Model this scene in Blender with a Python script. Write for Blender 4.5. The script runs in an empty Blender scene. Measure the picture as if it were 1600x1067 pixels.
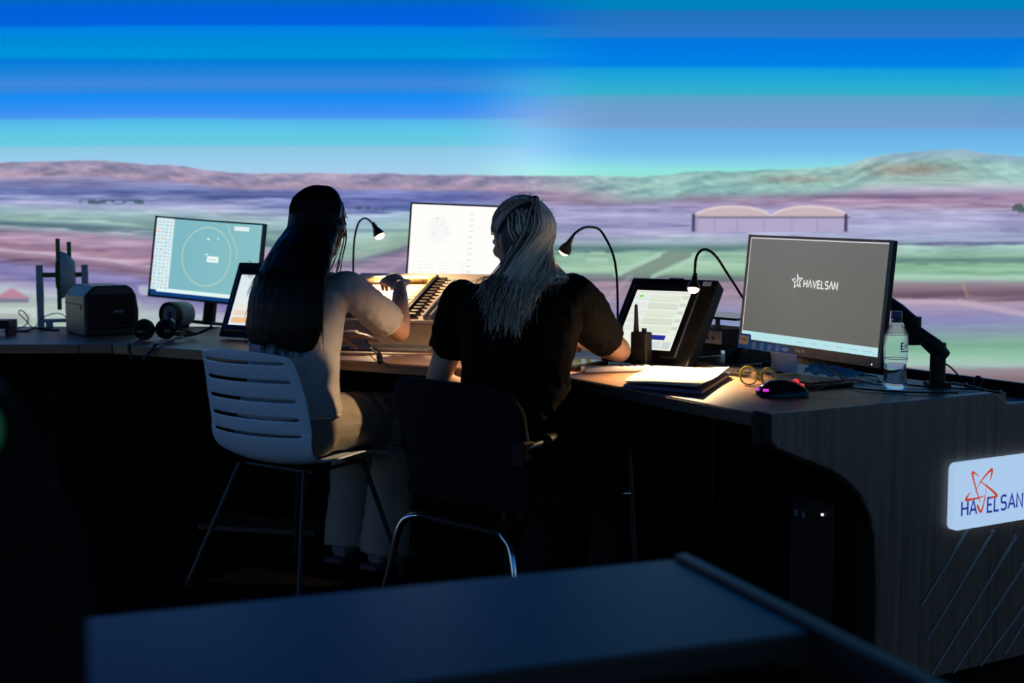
import bpy, bmesh, math, random
import numpy as np
from mathutils import Vector, Matrix, noise

# ---------------------------------------------------------------- camera, world, exposure
SC = bpy.context.scene
COL = SC.collection
random.seed(7)
F_PX = 2050.0
CAM_Z = 1.22
PITCH = math.atan((533.5 - 345.0) / F_PX)
cam_data = bpy.data.cameras.new('camera')
cam_data.sensor_width = 36.0
cam_data.lens = F_PX * 36.0 / 1600.0
cam_data.clip_start = 0.05
cam_data.dof.use_dof = True
cam_data.dof.focus_distance = 4.1
cam_data.dof.aperture_fstop = 3.0
cam = bpy.data.objects.new('camera', cam_data)
COL.objects.link(cam)
cam.location = (0, 0, CAM_Z)
cam.rotation_euler = (math.pi / 2 - PITCH, 0, 0)
SC.camera = cam

world = bpy.data.worlds.new('world')
SC.world = world
world.use_nodes = True
world.node_tree.nodes['Background'].inputs[0].default_value = (0.02, 0.03, 0.05, 1)
world.node_tree.nodes['Background'].inputs[1].default_value = 0.02

SC.view_settings.view_transform = 'Standard'
SC.view_settings.look = 'None'
SC.view_settings.gamma = 1.0
SC.view_settings.use_curve_mapping = False
SC.view_settings.exposure = 0.0
SCREEN_GAIN = 1.0          # the projected picture
LAMP_W = 5.0               # gooseneck lamps, scale

# ---------------------------------------------------------------- helpers: geometry
def ray(px, py):
    a = (px - 800) / F_PX; b = (533.5 - py) / F_PX
    return Vector((a, math.cos(PITCH) + b * math.sin(PITCH), -math.sin(PITCH) + b * math.cos(PITCH)))
def on(px, py, z):
    d = ray(px, py); t = (z - CAM_Z) / d.z
    return Vector((d.x * t, d.y * t, z))
def at(px, py, Y):
    d = ray(px, py); t = Y / d.y
    return Vector((d.x * t, Y, CAM_Z + d.z * t))

def frame(o, x, z=(0, 0, 1)):
    """local frame: x axis along x, z axis near z, y = z cross x (into depth)"""
    x = Vector(x).normalized(); z = Vector(z)
    y = z.cross(x).normalized(); z = x.cross(y).normalized()
    M = Matrix.Identity(4)
    for i in range(3):
        M[i][0] = x[i]; M[i][1] = y[i]; M[i][2] = z[i]; M[i][3] = o[i]
    return M
def T(x, y, z): return Matrix.Translation((x, y, z))
def R(deg, ax): return Matrix.Rotation(math.radians(deg), 4, ax)

class MB:
    def __init__(s, seg=0): s.v = []; s.f = []; s.c = []; s.cur = None; s.seg = seg
    def add(s, vs, fs, M=None):
        n = len(s.v)
        for p in vs:
            p = Vector(p)
            s.v.append(M @ p if M is not None else p)
        for f in fs:
            s.f.append([i + n for i in f]); s.c.append(s.cur)
    def box(s, c, d, M=None):
        x, y, z = c; a, b, e = d[0] / 2, d[1] / 2, d[2] / 2
        vs = [(x + i * a, y + j * b, z + k * e) for i in (-1, 1) for j in (-1, 1) for k in (-1, 1)]
        s.add(vs, [(0, 1, 3, 2), (4, 6, 7, 5), (0, 4, 5, 1), (2, 3, 7, 6), (0, 2, 6, 4), (1, 5, 7, 3)], M)
        return s
    def prism(s, poly, z0, z1, M=None):
        a = sum(poly[i][0] * poly[(i + 1) % len(poly)][1] - poly[(i + 1) % len(poly)][0] * poly[i][1] for i in range(len(poly)))
        if a < 0: poly = poly[::-1]
        n = len(poly)
        vs = [(p[0], p[1], z0) for p in poly] + [(p[0], p[1], z1) for p in poly]
        fs = [list(range(n))[::-1], list(range(n, 2 * n))] + [(i, (i + 1) % n, n + (i + 1) % n, n + i) for i in range(n)]
        s.add(vs, fs, M); return s
    def loft(s, rings, caps=True, M=None, closed=True):
        n = len(rings[0]); vs = [p for r in rings for p in r]; fs = []
        for k in range(len(rings) - 1):
            for i in range(n if closed else n - 1):
                j = (i + 1) % n
                fs.append((k * n + i, k * n + j, (k + 1) * n + j, (k + 1) * n + i))
        if caps and closed:
            fs.append(list(range(n))[::-1]); fs.append([(len(rings) - 1) * n + i for i in range(n)])
        s.add(vs, fs, M); return s
    def tube(s, pts, r, n=8, M=None, caps=True, flat=1.0, ref=None):
        pts = [Vector(p) for p in pts]; m = len(pts)
        rr = r if isinstance(r, (list, tuple)) else [r] * m
        rings = []; up = None
        for i, p in enumerate(pts):
            t = (pts[min(i + 1, m - 1)] - pts[max(i - 1, 0)])
            t = t.normalized() if t.length > 1e-9 else Vector((0, 0, 1))
            if up is None:
                a = Vector(ref) if ref else (Vector((0, 0, 1)) if abs(t.z) < .9 else Vector((0, 1, 0)))
                up = (a - t * a.dot(t)).normalized()
            else:
                up = up - t * up.dot(t)
                up = up.normalized() if up.length > 1e-6 else t.orthogonal().normalized()
            sd = t.cross(up)
            rings.append([p + (sd * math.cos(2 * math.pi * k / n) + up * flat * math.sin(2 * math.pi * k / n)) * rr[i] for k in range(n)])
        s.loft(rings, caps, M); return s
    def lathe(s, prof, n=20, M=None, caps=True):
        rings = [[(r * math.cos(2 * math.pi * k / n), r * math.sin(2 * math.pi * k / n), z) for k in range(n)] for r, z in prof]
        s.loft(rings, caps, M); return s
    def ell(s, c, rad, n=14, m=9, M=None):
        rings = []
        for j in range(m):
            a = -math.pi / 2 + math.pi * (j + .5) / m
            rings.append([(c[0] + rad[0] * math.cos(a) * math.cos(2 * math.pi * k / n), c[1] + rad[1] * math.cos(a) * math.sin(2 * math.pi * k / n), c[2] + rad[2] * math.sin(a)) for k in range(n)])
        s.loft(rings, True, M); return s
    # flat graphics in the local xz plane, facing -y, with a small lift d towards the viewer
    def rect(s, x0, z0, x1, z1, col=None, d=0.0, M=None):
        s.cur = col; k = max(1, int((x1 - x0) / s.seg + .99)) if s.seg else 1; w = (x1 - x0) / k
        for i in range(k): s.add([(x0 + w * i, -d, z0), (x0 + w * (i + 1), -d, z0), (x0 + w * (i + 1), -d, z1), (x0 + w * i, -d, z1)], [(0, 1, 2, 3)], M)
        return s
    def poly(s, pts, col=None, d=0.0, M=None):
        s.cur = col; s.add([(x, -d, z) for x, z in pts], [list(range(len(pts)))], M); return s
    def stroke(s, pts, w, col=None, d=0.0, M=None, closed=False):
        """flat ribbon along a polyline; w a width or one width per point"""
        s.cur = col; n = len(pts); P = [Vector((p[0], p[1])) for p in pts]
        ww = w if isinstance(w, (list, tuple)) else [w] * n
        L = []; Rr = []
        for i in range(n):
            a = P[i - 1] if (i > 0 or closed) else P[i]; b = P[(i + 1) % n] if (i < n - 1 or closed) else P[i]
            t1 = (P[i] - a); t2 = (b - P[i])
            t1 = t1.normalized() if t1.length > 1e-9 else t2.normalized(); t2 = t2.normalized() if t2.length > 1e-9 else t1
            t = (t1 + t2); t = t.normalized() if t.length > 1e-6 else t1
            nn = Vector((-t.y, t.x)); k = 1 / max(.45, nn.dot(Vector((-t1.y, t1.x))))
            L.append(P[i] + nn * ww[i] / 2 * k); Rr.append(P[i] - nn * ww[i] / 2 * k)
        vs = [(p.x, -d, p.y) for p in L] + [(p.x, -d, p.y) for p in Rr]
        fs = [(i, n + i, n + (i + 1) % n, (i + 1) % n) for i in range(n if closed else n - 1)]
        s.add(vs, fs, M); return s

def mesh_of(mb, name):
    me = bpy.data.meshes.new(name)
    me.from_pydata([tuple(p) for p in mb.v], [], mb.f)
    if any(c is not None for c in mb.c):
        at_ = me.color_attributes.new('Col', 'FLOAT_COLOR', 'CORNER')
        buf = []
        for f, c in zip(mb.f, mb.c):
            c = c or (0, 0, 0)
            buf += [c[0], c[1], c[2], 1.0] * len(f)
        at_.data.foreach_set('color', buf)
    me.update()
    return me
def obj(name, mb, mat, parent=None, world=False, bevel=0, smooth=False, label=None, seg=2):
    me = mb if isinstance(mb, bpy.types.Mesh) else mesh_of(mb, name)
    o = bpy.data.objects.new(name, me); COL.objects.link(o)
    if mat: me.materials.append(mat)
    if parent is not None:
        o.parent = parent
        if world:
            P = parent.matrix_basis.copy()
            q = parent.parent
            while q is not None: P = q.matrix_basis @ P; q = q.parent
            me.transform(P.inverted())
    bm = bmesh.new(); bm.from_mesh(me); bmesh.ops.recalc_face_normals(bm, faces=bm.faces) if smooth != 'keep' else None
    bm.to_mesh(me); bm.free()
    if smooth:
        me.polygons.foreach_set('use_smooth', [True] * len(me.polygons))
        if smooth == 'auto':
            try: me.set_sharp_from_angle(angle=math.radians(38))
            except Exception: pass
    if bevel:
        b = o.modifiers.new('bevel', 'BEVEL'); b.width = bevel; b.segments = seg; b.limit_method = 'ANGLE'; b.angle_limit = math.radians(40)
    if label: o['label'] = label
    return o
def flat(name, mb, mat, parent=None, label=None):
    """flat graphics keep their own face direction"""
    return obj(name, mb, mat, parent, smooth='keep', label=label) if False else _flat(name, mb, mat, parent, label)
def _flat(name, mb, mat, parent, label):
    me = mesh_of(mb, name); o = bpy.data.objects.new(name, me); COL.objects.link(o); me.materials.append(mat)
    if parent is not None: o.parent = parent
    if label: o['label'] = label
    return o
def thing(name, label, cat, M, group=None):
    o = bpy.data.objects.new(name, None); COL.objects.link(o)
    o.empty_display_size = .05
    o.matrix_basis = M if isinstance(M, Matrix) else T(*M)
    return tag(o, label, cat, group)
def tag(o, label, cat, group=None):
    o['label'] = label; o['category'] = cat
    if group: o['group'] = group
    return o
def struct(o):
    o['kind'] = 'structure'; return o
def spline(pts, k=6):
    """Catmull-Rom through the points"""
    P = [Vector(p) for p in pts]; out = []
    for i in range(len(P) - 1):
        a = P[max(i - 1, 0)]; b = P[i]; c = P[i + 1]; d = P[min(i + 2, len(P) - 1)]
        for j in range(k):
            t = j / k
            out.append(.5 * ((2 * b) + (c - a) * t + (2 * a - 5 * b + 4 * c - d) * t * t + (3 * b - a - 3 * c + d) * t ** 3))
    out.append(P[-1]); return out

# ---------------------------------------------------------------- helpers: materials
def lin(r, g, b):
    f = lambda c: c / 12.92 if c <= .04045 else ((c + .055) / 1.055) ** 2.4
    return (f(r / 255), f(g / 255), f(b / 255))
MATS = {}
def mat(name, col, rough=.5, metal=0, var=.15, scale=30, bump=0, spec=.5, coat=0, trans=0, ior=1.45, emit=None, estr=1, stretch=(1, 1, 1), alpha=1, coatr=.1):
    if name in MATS: return MATS[name]
    m = bpy.data.materials.new(name); m.use_nodes = True; nt = m.node_tree; N = nt.nodes; L = nt.links
    b = N['Principled BSDF']
    tc = N.new('ShaderNodeTexCoord'); mp = N.new('ShaderNodeMapping'); mp.inputs['Scale'].default_value = stretch
    L.new(tc.outputs['Object'], mp.inputs['Vector'])
    nz = N.new('ShaderNodeTexNoise'); nz.inputs['Scale'].default_value = scale; nz.inputs['Detail'].default_value = 4
    L.new(mp.outputs[0], nz.inputs['Vector'])
    cr = N.new('ShaderNodeValToRGB')
    cr.color_ramp.elements[0].position = .3; cr.color_ramp.elements[1].position = .7
    cr.color_ramp.elements[0].color = (*[c * (1 - var) for c in col], 1); cr.color_ramp.elements[1].color = (*[min(1, c * (1 + var)) for c in col], 1)
    L.new(nz.outputs['Fac'], cr.inputs[0]); L.new(cr.outputs[0], b.inputs['Base Color'])
    b.inputs['Roughness'].default_value = rough; b.inputs['Metallic'].default_value = metal
    b.inputs['Specular IOR Level'].default_value = spec; b.inputs['IOR'].default_value = ior
    b.inputs['Coat Weight'].default_value = coat; b.inputs['Coat Roughness'].default_value = coatr
    b.inputs['Transmission Weight'].default_value = trans; b.inputs['Alpha'].default_value = alpha
    if bump:
        bp = N.new('ShaderNodeBump'); bp.inputs['Strength'].default_value = bump; bp.inputs['Distance'].default_value = .004
        L.new(nz.outputs['Fac'], bp.inputs['Height']); L.new(bp.outputs[0], b.inputs['Normal'])
    if emit:
        b.inputs['Emission Color'].default_value = (*emit, 1); b.inputs['Emission Strength'].default_value = estr
    MATS[name] = m; return m
def emitcol(name, gain=1.0, gloss=0.0, grough=.3):
    """light-emitting display whose picture is the mesh's colour attribute"""
    if name in MATS: return MATS[name]
    m = bpy.data.materials.new(name); m.use_nodes = True; nt = m.node_tree; N = nt.nodes; L = nt.links
    b = N['Principled BSDF']; a = N.new('ShaderNodeAttribute'); a.attribute_name = 'Col'
    b.inputs['Base Color'].default_value = (.004, .004, .004, 1); b.inputs['Roughness'].default_value = grough
    b.inputs['Specular IOR Level'].default_value = gloss
    L.new(a.outputs['Color'], b.inputs['Emission Color']); b.inputs['Emission Strength'].default_value = gain
    MATS[name] = m; return m
def attrcol(name, rough=.5, spec=.4):
    if name in MATS: return MATS[name]
    m = bpy.data.materials.new(name); m.use_nodes = True; nt = m.node_tree
    b = nt.nodes['Principled BSDF']; a = nt.nodes.new('ShaderNodeAttribute'); a.attribute_name = 'Col'
    nt.links.new(a.outputs['Color'], b.inputs['Base Color']); b.inputs['Roughness'].default_value = rough; b.inputs['Specular IOR Level'].default_value = spec
    MATS[name] = m; return m
def wood(name, c0, c1, rough=.35, vertical=False, coat=.3):
    m = bpy.data.materials.new(name); m.use_nodes = True; nt = m.node_tree; N = nt.nodes; L = nt.links
    b = N['Principled BSDF']; tc = N.new('ShaderNodeTexCoord'); mp = N.new('ShaderNodeMapping')
    mp.inputs['Scale'].default_value = (40, 40, .8) if vertical else (1.2, 45, 45)
    L.new(tc.outputs['Object'], mp.inputs['Vector'])
    nz = N.new('ShaderNodeTexNoise'); nz.inputs['Scale'].default_value = 1.6; nz.inputs['Detail'].default_value = 6; nz.inputs['Roughness'].default_value = .65
    L.new(mp.outputs[0], nz.inputs['Vector'])
    cr = N.new('ShaderNodeValToRGB'); cr.color_ramp.elements[0].position = .32; cr.color_ramp.elements[1].position = .68
    cr.color_ramp.elements[0].color = (*c0, 1); cr.color_ramp.elements[1].color = (*c1, 1)
    L.new(nz.outputs['Fac'], cr.inputs[0]); L.new(cr.outputs[0], b.inputs['Base Color'])
    b.inputs['Roughness'].default_value = rough; b.inputs['Coat Weight'].default_value = coat; b.inputs['Coat Roughness'].default_value = .25
    bp = N.new('ShaderNodeBump'); bp.inputs['Strength'].default_value = .08; bp.inputs['Distance'].default_value = .002
    L.new(nz.outputs['Fac'], bp.inputs['Height']); L.new(bp.outputs[0], b.inputs['Normal'])
    MATS[name] = m; return m

BLACK = mat('black_plastic', (.006, .006, .007), .5, spec=.25)
BLACKG = mat('black_gloss', (.008, .008, .010), .15)
DARK = mat('dark_paint', (.010, .010, .012), .6)
VOID = mat('dark_panel', (.004, .004, .005), .8, spec=.1)
RUBBER = mat('cable_rubber', (.008, .008, .009), .5)
CHROME = mat('chrome', (.75, .77, .8), .2, 1, var=.03)
GREYP = mat('grey_plastic', (.22, .23, .25), .4)
WHITEP = mat('white_plastic', (.72, .74, .76), .35, var=.04)
PAPER = mat('paper', (.82, .80, .76), .8, var=.04)
WARMW = mat('wood_strip', (.3, .2, .12), .5)
YELLOW = mat('yellow_plastic', (.75, .42, .03), .4)
GREEN = mat('green_plastic', (.02, .16, .03), .4)
WOODT = wood('wood_top', (.17, .085, .046), (.34, .185, .108), .48, coat=.04)
WOODP = wood('wood_panel', (.085, .060, .046), (.19, .14, .112), .45, True, .1)
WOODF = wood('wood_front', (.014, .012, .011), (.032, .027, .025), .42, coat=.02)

# ---------------------------------------------------------------- projection screen picture (numpy painting of the projected airfield)
rng = np.random.default_rng(3)
def vnoise(x, y, seed, n=64):
    g = np.random.default_rng(seed).random((n, n))
    xi = np.floor(x).astype(int); yi = np.floor(y).astype(int); fx = x - xi; fy = y - yi
    fx = fx * fx * (3 - 2 * fx); fy = fy * fy * (3 - 2 * fy)
    G = lambda i, j: g[j % n, i % n]
    return (G(xi, yi) * (1 - fx) + G(xi + 1, yi) * fx) * (1 - fy) + (G(xi, yi + 1) * (1 - fx) + G(xi + 1, yi + 1) * fx) * fy
def ramp(y, stops):
    ys = [s[0] for s in stops]
    return np.stack([np.interp(y, ys, [s[1][k] for s in stops]) for k in range(3)], -1)
def sstep(a, b, x):
    t = np.clip((x - a) / (b - a), 0, 1); return t * t * (3 - 2 * t)
SKY_L = [(-250, (0, 60, 150)), (-60, (0, 85, 190)), (0, (0, 105, 195)), (12, (0, 97, 215)), (38, (0, 98, 222)), (43, (0, 130, 226)), (62, (0, 138, 215)), (88, (0, 149, 218)), (93, (0, 124, 216)), (110, (25, 130, 216)),
         (130, (62, 136, 220)), (144, (45, 135, 225)), (148, (22, 138, 240)), (175, (60, 145, 245)), (183, (72, 150, 240)), (188, (82, 184, 235)), (206, (95, 200, 232)), (227, (110, 202, 226)), (231, (140, 200, 226)),
         (250, (150, 205, 235)), (276, (168, 207, 236))]
SKY_R = [(-250, (0, 70, 140)), (-60, (0, 105, 170)), (0, (0, 132, 192)), (12, (0, 130, 190)), (18, (32, 115, 190)), (56, (42, 118, 202)), (61, (0, 118, 222)), (80, (0, 124, 228)), (102, (0, 130, 230)), (107, (18, 155, 222)), (122, (32, 166, 215)),
         (147, (52, 176, 205)), (150, (88, 165, 202)), (166, (105, 160, 206)), (198, (118, 160, 210)), (203, (105, 174, 230)), (235, (115, 190, 236)), (250, (130, 206, 235)), (263, (142, 226, 225)), (278, (150, 230, 215))]
G1 = [(270, (140, 135, 180)), (285, (140, 140, 195)), (295, (108, 120, 185)), (305, (92, 108, 176)), (312, (140, 150, 206)), (320, (166, 172, 222)), (327, (160, 180, 206)), (335, (150, 186, 196)), (345, (132, 172, 172)), (351, (152, 192, 186)),
      (357, (92, 125, 142)), (361, (92, 125, 142)), (366, (160, 172, 190)), (372, (166, 140, 172)), (390, (166, 130, 165)), (404, (172, 132, 160)), (412, (196, 165, 200)), (416, (150, 120, 150)), (424, (122, 92, 122)), (438, (134, 126, 190)),
      (455, (120, 114, 180)), (465, (150, 140, 190)), (480, (172, 182, 198)), (500, (172, 192, 182)), (560, (165, 200, 185)), (700, (110, 120, 110))]
G2 = [(272, (170, 160, 200)), (288, (135, 140, 200)), (300, (110, 120, 195)), (315, (100, 112, 190)), (323, (90, 110, 170)), (327, (165, 195, 225)), (334, (150, 186, 208)), (346, (150, 190, 190)), (360, (140, 182, 160)), (368, (140, 170, 160)), (372, (112, 115, 140)),
      (378, (150, 130, 165)), (390, (168, 142, 178)), (400, (125, 112, 148)), (406, (105, 100, 138)), (412, (140, 125, 165)), (422, (160, 148, 195)), (436, (150, 150, 212)), (460, (130, 130, 190)), (500, (160, 180, 180)), (700, (110, 110, 110))]
G3 = [(274, (160, 215, 205)), (284, (165, 205, 205)), (291, (160, 180, 202)), (297, (152, 130, 172)), (305, (150, 114, 150)), (315, (150, 124, 165)), (325, (150, 140, 195)), (335, (168, 166, 216)), (350, (148, 148, 200)), (365, (166, 166, 210)), (380, (150, 176, 190)),
      (386, (98, 138, 140)), (391, (98, 140, 138)), (396, (140, 190, 166)), (410, (150, 200, 166)), (425, (150, 196, 165)), (431, (110, 130, 130)), (437, (112, 118, 128)), (442, (156, 132, 152)), (460, (168, 142, 168)), (480, (150, 140, 180)), (500, (130, 140, 200)),
      (540, (120, 150, 180)), (580, (140, 150, 160)), (700, (100, 90, 95))]
G4 = [(260, (150, 190, 190)), (285, (165, 200, 195)), (299, (168, 160, 190)), (306, (140, 112, 155)), (320, (162, 130, 168)), (330, (166, 160, 202)), (345, (166, 166, 216)), (365, (160, 165, 212)), (378, (150, 165, 200)), (380, (98, 108, 150)), (383, (98, 108, 150)),
      (386, (150, 192, 186)), (400, (140, 190, 166)), (405, (95, 142, 132)), (409, (95, 142, 132)), (414, (135, 190, 155)), (424, (140, 196, 160)), (436, (162, 206, 182)), (441, (150, 146, 158)), (450, (142, 112, 128)), (462, (112, 86, 106)), (471, (180, 150, 175)), (480, (165, 145, 180)), (488, (150, 135, 186)),
      (502, (130, 135, 192)), (520, (130, 158, 172)), (540, (120, 180, 150)), (556, (142, 202, 166)), (570, (162, 200, 190)), (577, (150, 140, 150)), (585, (150, 125, 135)), (600, (130, 100, 110)), (620, (120, 90, 95)), (700, (80, 60, 65))]
RIDGE = [(-3000, 262), (-600, 258), (0, 254), (60, 253), (150, 250), (200, 253), (280, 260), (350, 268), (400, 271), (600, 272), (800, 274), (900, 276), (1000, 276), (1040, 273), (1080, 268), (1150, 268), (1250, 265), (1320, 257), (1350, 247), (1400, 240), (1450, 235), (1500, 234), (1550, 240), (1600, 245), (2000, 262), (4000, 260)]
def picture(X, Y):
    """colour of the projected picture, in sRGB 0..255; X across, Y downwards"""
    wob = (vnoise(X / 260, Y / 40, 5) - .5) * 3
    yl = Y + wob
    w = sstep(690, 960, X + (Y - 120) * .25)[..., None]
    sky = ramp(yl, SKY_L) * (1 - w) + ramp(yl, SKY_R) * w
    mid = np.exp(-((X - 830) / 75.0) ** 2) * np.clip((Y - 20) / 120, 0, 1)
    sky = sky + mid[..., None] * np.array([22, 12, 12]) * sstep(0, 180, Y)[..., None]
    corner = sstep(0, 90, (X - 1500) + (150 - Y) * -.9)[..., None] * sstep(240, 60, Y)[..., None]
    sky = sky * (1 - .35 * corner) + np.array([70, 150, 215]) * .35 * corner
    # land
    shear = np.clip((Y - 300) / 100, 0, 1.3) * .115 * np.clip(700 - X, -200, 1400) * sstep(720, 500, X)
    yg = Y + np.clip(shear - .115 * 500 * np.clip((Y - 300) / 100, 0, 1.3) * sstep(720, 500, X), -60, 60)
    st = (vnoise(X / 120 + Y / 60, Y / 6, 11) - .5) + .7 * (vnoise(X / 48, Y / 3.2, 12) - .5) + .5 * (vnoise(X / 20, Y / 2.2, 13) - .5)
    yg = yg + st * 5
    c1, c2, c3, c4 = ramp(yg, G1), ramp(yg, G2), ramp(yg, G3), ramp(yg, G4)
    a = sstep(350, 620, X)[..., None]; b = sstep(700, 900, X)[..., None]; c = sstep(1080, 1380, X)[..., None]
    land = ((c1 * (1 - a) + c2 * a) * (1 - b) + c3 * b) * (1 - c) + c4 * c
    land = land + (st * 46 * sstep(620, 300, Y))[..., None] * np.array([1, .95, .9])
    # hills under the ridge line
    ridge = np.interp(X, [r[0] for r in RIDGE], [r[1] for r in RIDGE]) + (vnoise(X / 55, X * 0 + 2, 21) - .5) * 2.5 + (vnoise(X / 14, X * 0 + 5, 22) - .5) * 1.5
    dep = Y - ridge
    hn = vnoise(X / 34 + dep / 14, dep / 9 + X / 120, 31) * .8 + .45 * vnoise(X / 13 - dep / 9, dep / 5, 32) + .25 * vnoise(X / 6, dep / 3, 33)
    hl = np.array([148, 138, 175]) + (hn[..., None] - .75) * np.array([75, 50, 40]) + sstep(8, 26, dep)[..., None] * np.array([25, 5, -5])
    hr = np.array([140, 195, 190]) + (hn[..., None] - .75) * np.array([60, 55, 40])
    brown = np.exp(-(((X - 1420) / 75) ** 2 + ((Y - 266) / 13) ** 2)) + .7 * np.exp(-(((X - 1240) / 70) ** 2 + ((Y - 280) / 7) ** 2))
    hr = hr * (1 - .7 * brown[..., None]) + (np.array([165, 135, 120]) + (hn[..., None] - .75) * 60) * .7 * brown[..., None]
    top = sstep(22, 0, dep)[..., None] * sstep(1290, 1420, X)[..., None]
    hr = hr * (1 - .6 * top) + np.array([140, 165, 215]) * .6 * top
    wr = sstep(760, 1040, X)[..., None]
    hill = hl * (1 - wr) + hr * wr
    hb = (sstep(30, 18, dep) * (1 - wr[..., 0]) + sstep(52, 26, dep) * wr[..., 0])[..., None]
    land = land * (1 - hb) + hill * hb
    k = sstep(-1.2, 1.2, dep)[..., None]
    img = sky * (1 - k) + land * k
    def blend(mask, col, amt=1.0):
        nonlocal img
        m = (np.clip(mask, 0, 1) * amt)[..., None]; img = img * (1 - m) + np.array(col, float) * m
    def box(x0, y0, x1, y1, s=1.5): return sstep(x0 - s, x0 + s, X) * sstep(x1 + s, x1 - s, X) * sstep(y0 - s, y0 + s, Y) * sstep(y1 + s, y1 - s, Y)
    def line(x0, y0, x1, y1, w):
        dx, dy = x1 - x0, y1 - y0; t = np.clip(((X - x0) * dx + (Y - y0) * dy) / (dx * dx + dy * dy), 0, 1)
        return sstep(w + 1.5, w - .5, np.hypot(X - x0 - t * dx, Y - y0 - t * dy))
    # crossing taxiway in the green field
    blend(line(985, 432, 1068, 396, 12) * box(900, 393, 1160, 430, 2), (118, 140, 130), .8)
    blend(line(962, 430, 1030, 398, 3), (172, 216, 186), .8); blend(line(1020, 432, 1098, 396, 3), (172, 216, 186), .7)
    blend(box(922, 393, 945, 397, 2), (190, 210, 190), .7); blend(box(915, 404, 950, 409, 2), (190, 220, 200), .6)
    blend(line(920, 500, 985, 432, 3), (190, 165, 180), .4)
    blend(line(1395, 470, 1500, 472, 3) + line(1500, 472, 1640, 498, 4), (196, 172, 196), .7)
    blend(line(1430, 462, 1510, 458, 4), (100, 78, 100), .6)
    blend(line(1505, 445, 1512, 462, 2), (190, 150, 120), .5)
    blend(line(330, 336, 350, 322, 4) * box(300, 322, 352, 337, 2), (185, 180, 220), .6)
    # hangar with two arched roofs
    def arch(x0, x1, yb, yt):
        t = (X - (x0 + x1) / 2) / ((x1 - x0) / 2); return sstep(1.5, -1.5, (yb - (yb - yt) * np.sqrt(np.clip(1 - t * t, 0, 1)) ** 1.1) - Y) * sstep(yb + 1, yb - 1, Y) * (np.abs(t) < 1)
    blend(arch(1080, 1206, 341, 321), (205, 178, 188)); blend(arch(1200, 1326, 341, 321), (205, 178, 188))
    blend(arch(1080, 1206, 341, 321) * (1 - arch(1080, 1206, 344, 324)), (228, 212, 218), .9); blend(arch(1200, 1326, 341, 321) * (1 - arch(1200, 1326, 344, 324)), (228, 212, 218), .9)
    blend(box(1082, 341, 1324, 362, 1), (176, 164, 206)); blend(box(1080, 338, 1326, 341, .8), (105, 95, 125), .85)
    for xx in (1115, 1150, 1192, 1235, 1275): blend(box(xx - .6, 342, xx + .6, 361, .8), (140, 125, 165), .7)
    blend(box(1080, 334, 1085, 362, .8), (62, 62, 95)); blend(box(1317, 334, 1322, 362, .8), (62, 62, 95)); blend(box(1086, 335, 1089, 362, .8), (150, 150, 185))
    blend(box(1330, 356, 1560, 364, 4), (176, 170, 215), .5)
    # trees
    tn = vnoise(X / 6, Y / 4, 41)
    blend(box(128, 312, 228, 319, 2) * sstep(.35, .6, tn), (58, 88, 105), .8); blend(box(545, 322, 610, 328, 2) * sstep(.35, .6, tn), (58, 88, 105), .7)
    blend(box(1578, 318, 1640, 332, 2) * sstep(.3, .5, tn), (62, 92, 90), .85)
    # huts and pale roofs at the lower left
    blend(sstep(2, -2, np.abs(X - 18) * .55 - (Y - 450)) * box(-30, 448, 60, 466, 1), (196, 120, 150), .9)
    blend(box(-40, 466, 44, 473, 1.5), (110, 105, 150), .8)
    blend(box(-40, 480, 70, 496, 2), (200, 212, 212), .8); blend(box(-40, 490, 46, 507, 1.5), (160, 172, 168), .8)
    blend(line(225, 452, 560, 470, 9) * box(200, 446, 420, 480, 3), (200, 215, 220), .6)
    blend(box(220, 465, 300, 478, 3), (120, 135, 170), .4)
    gy = img.mean(-1, keepdims=True); img = gy + (img - gy) * (1 - .2 * k)
    return np.clip(img, 0, 255)

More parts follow.
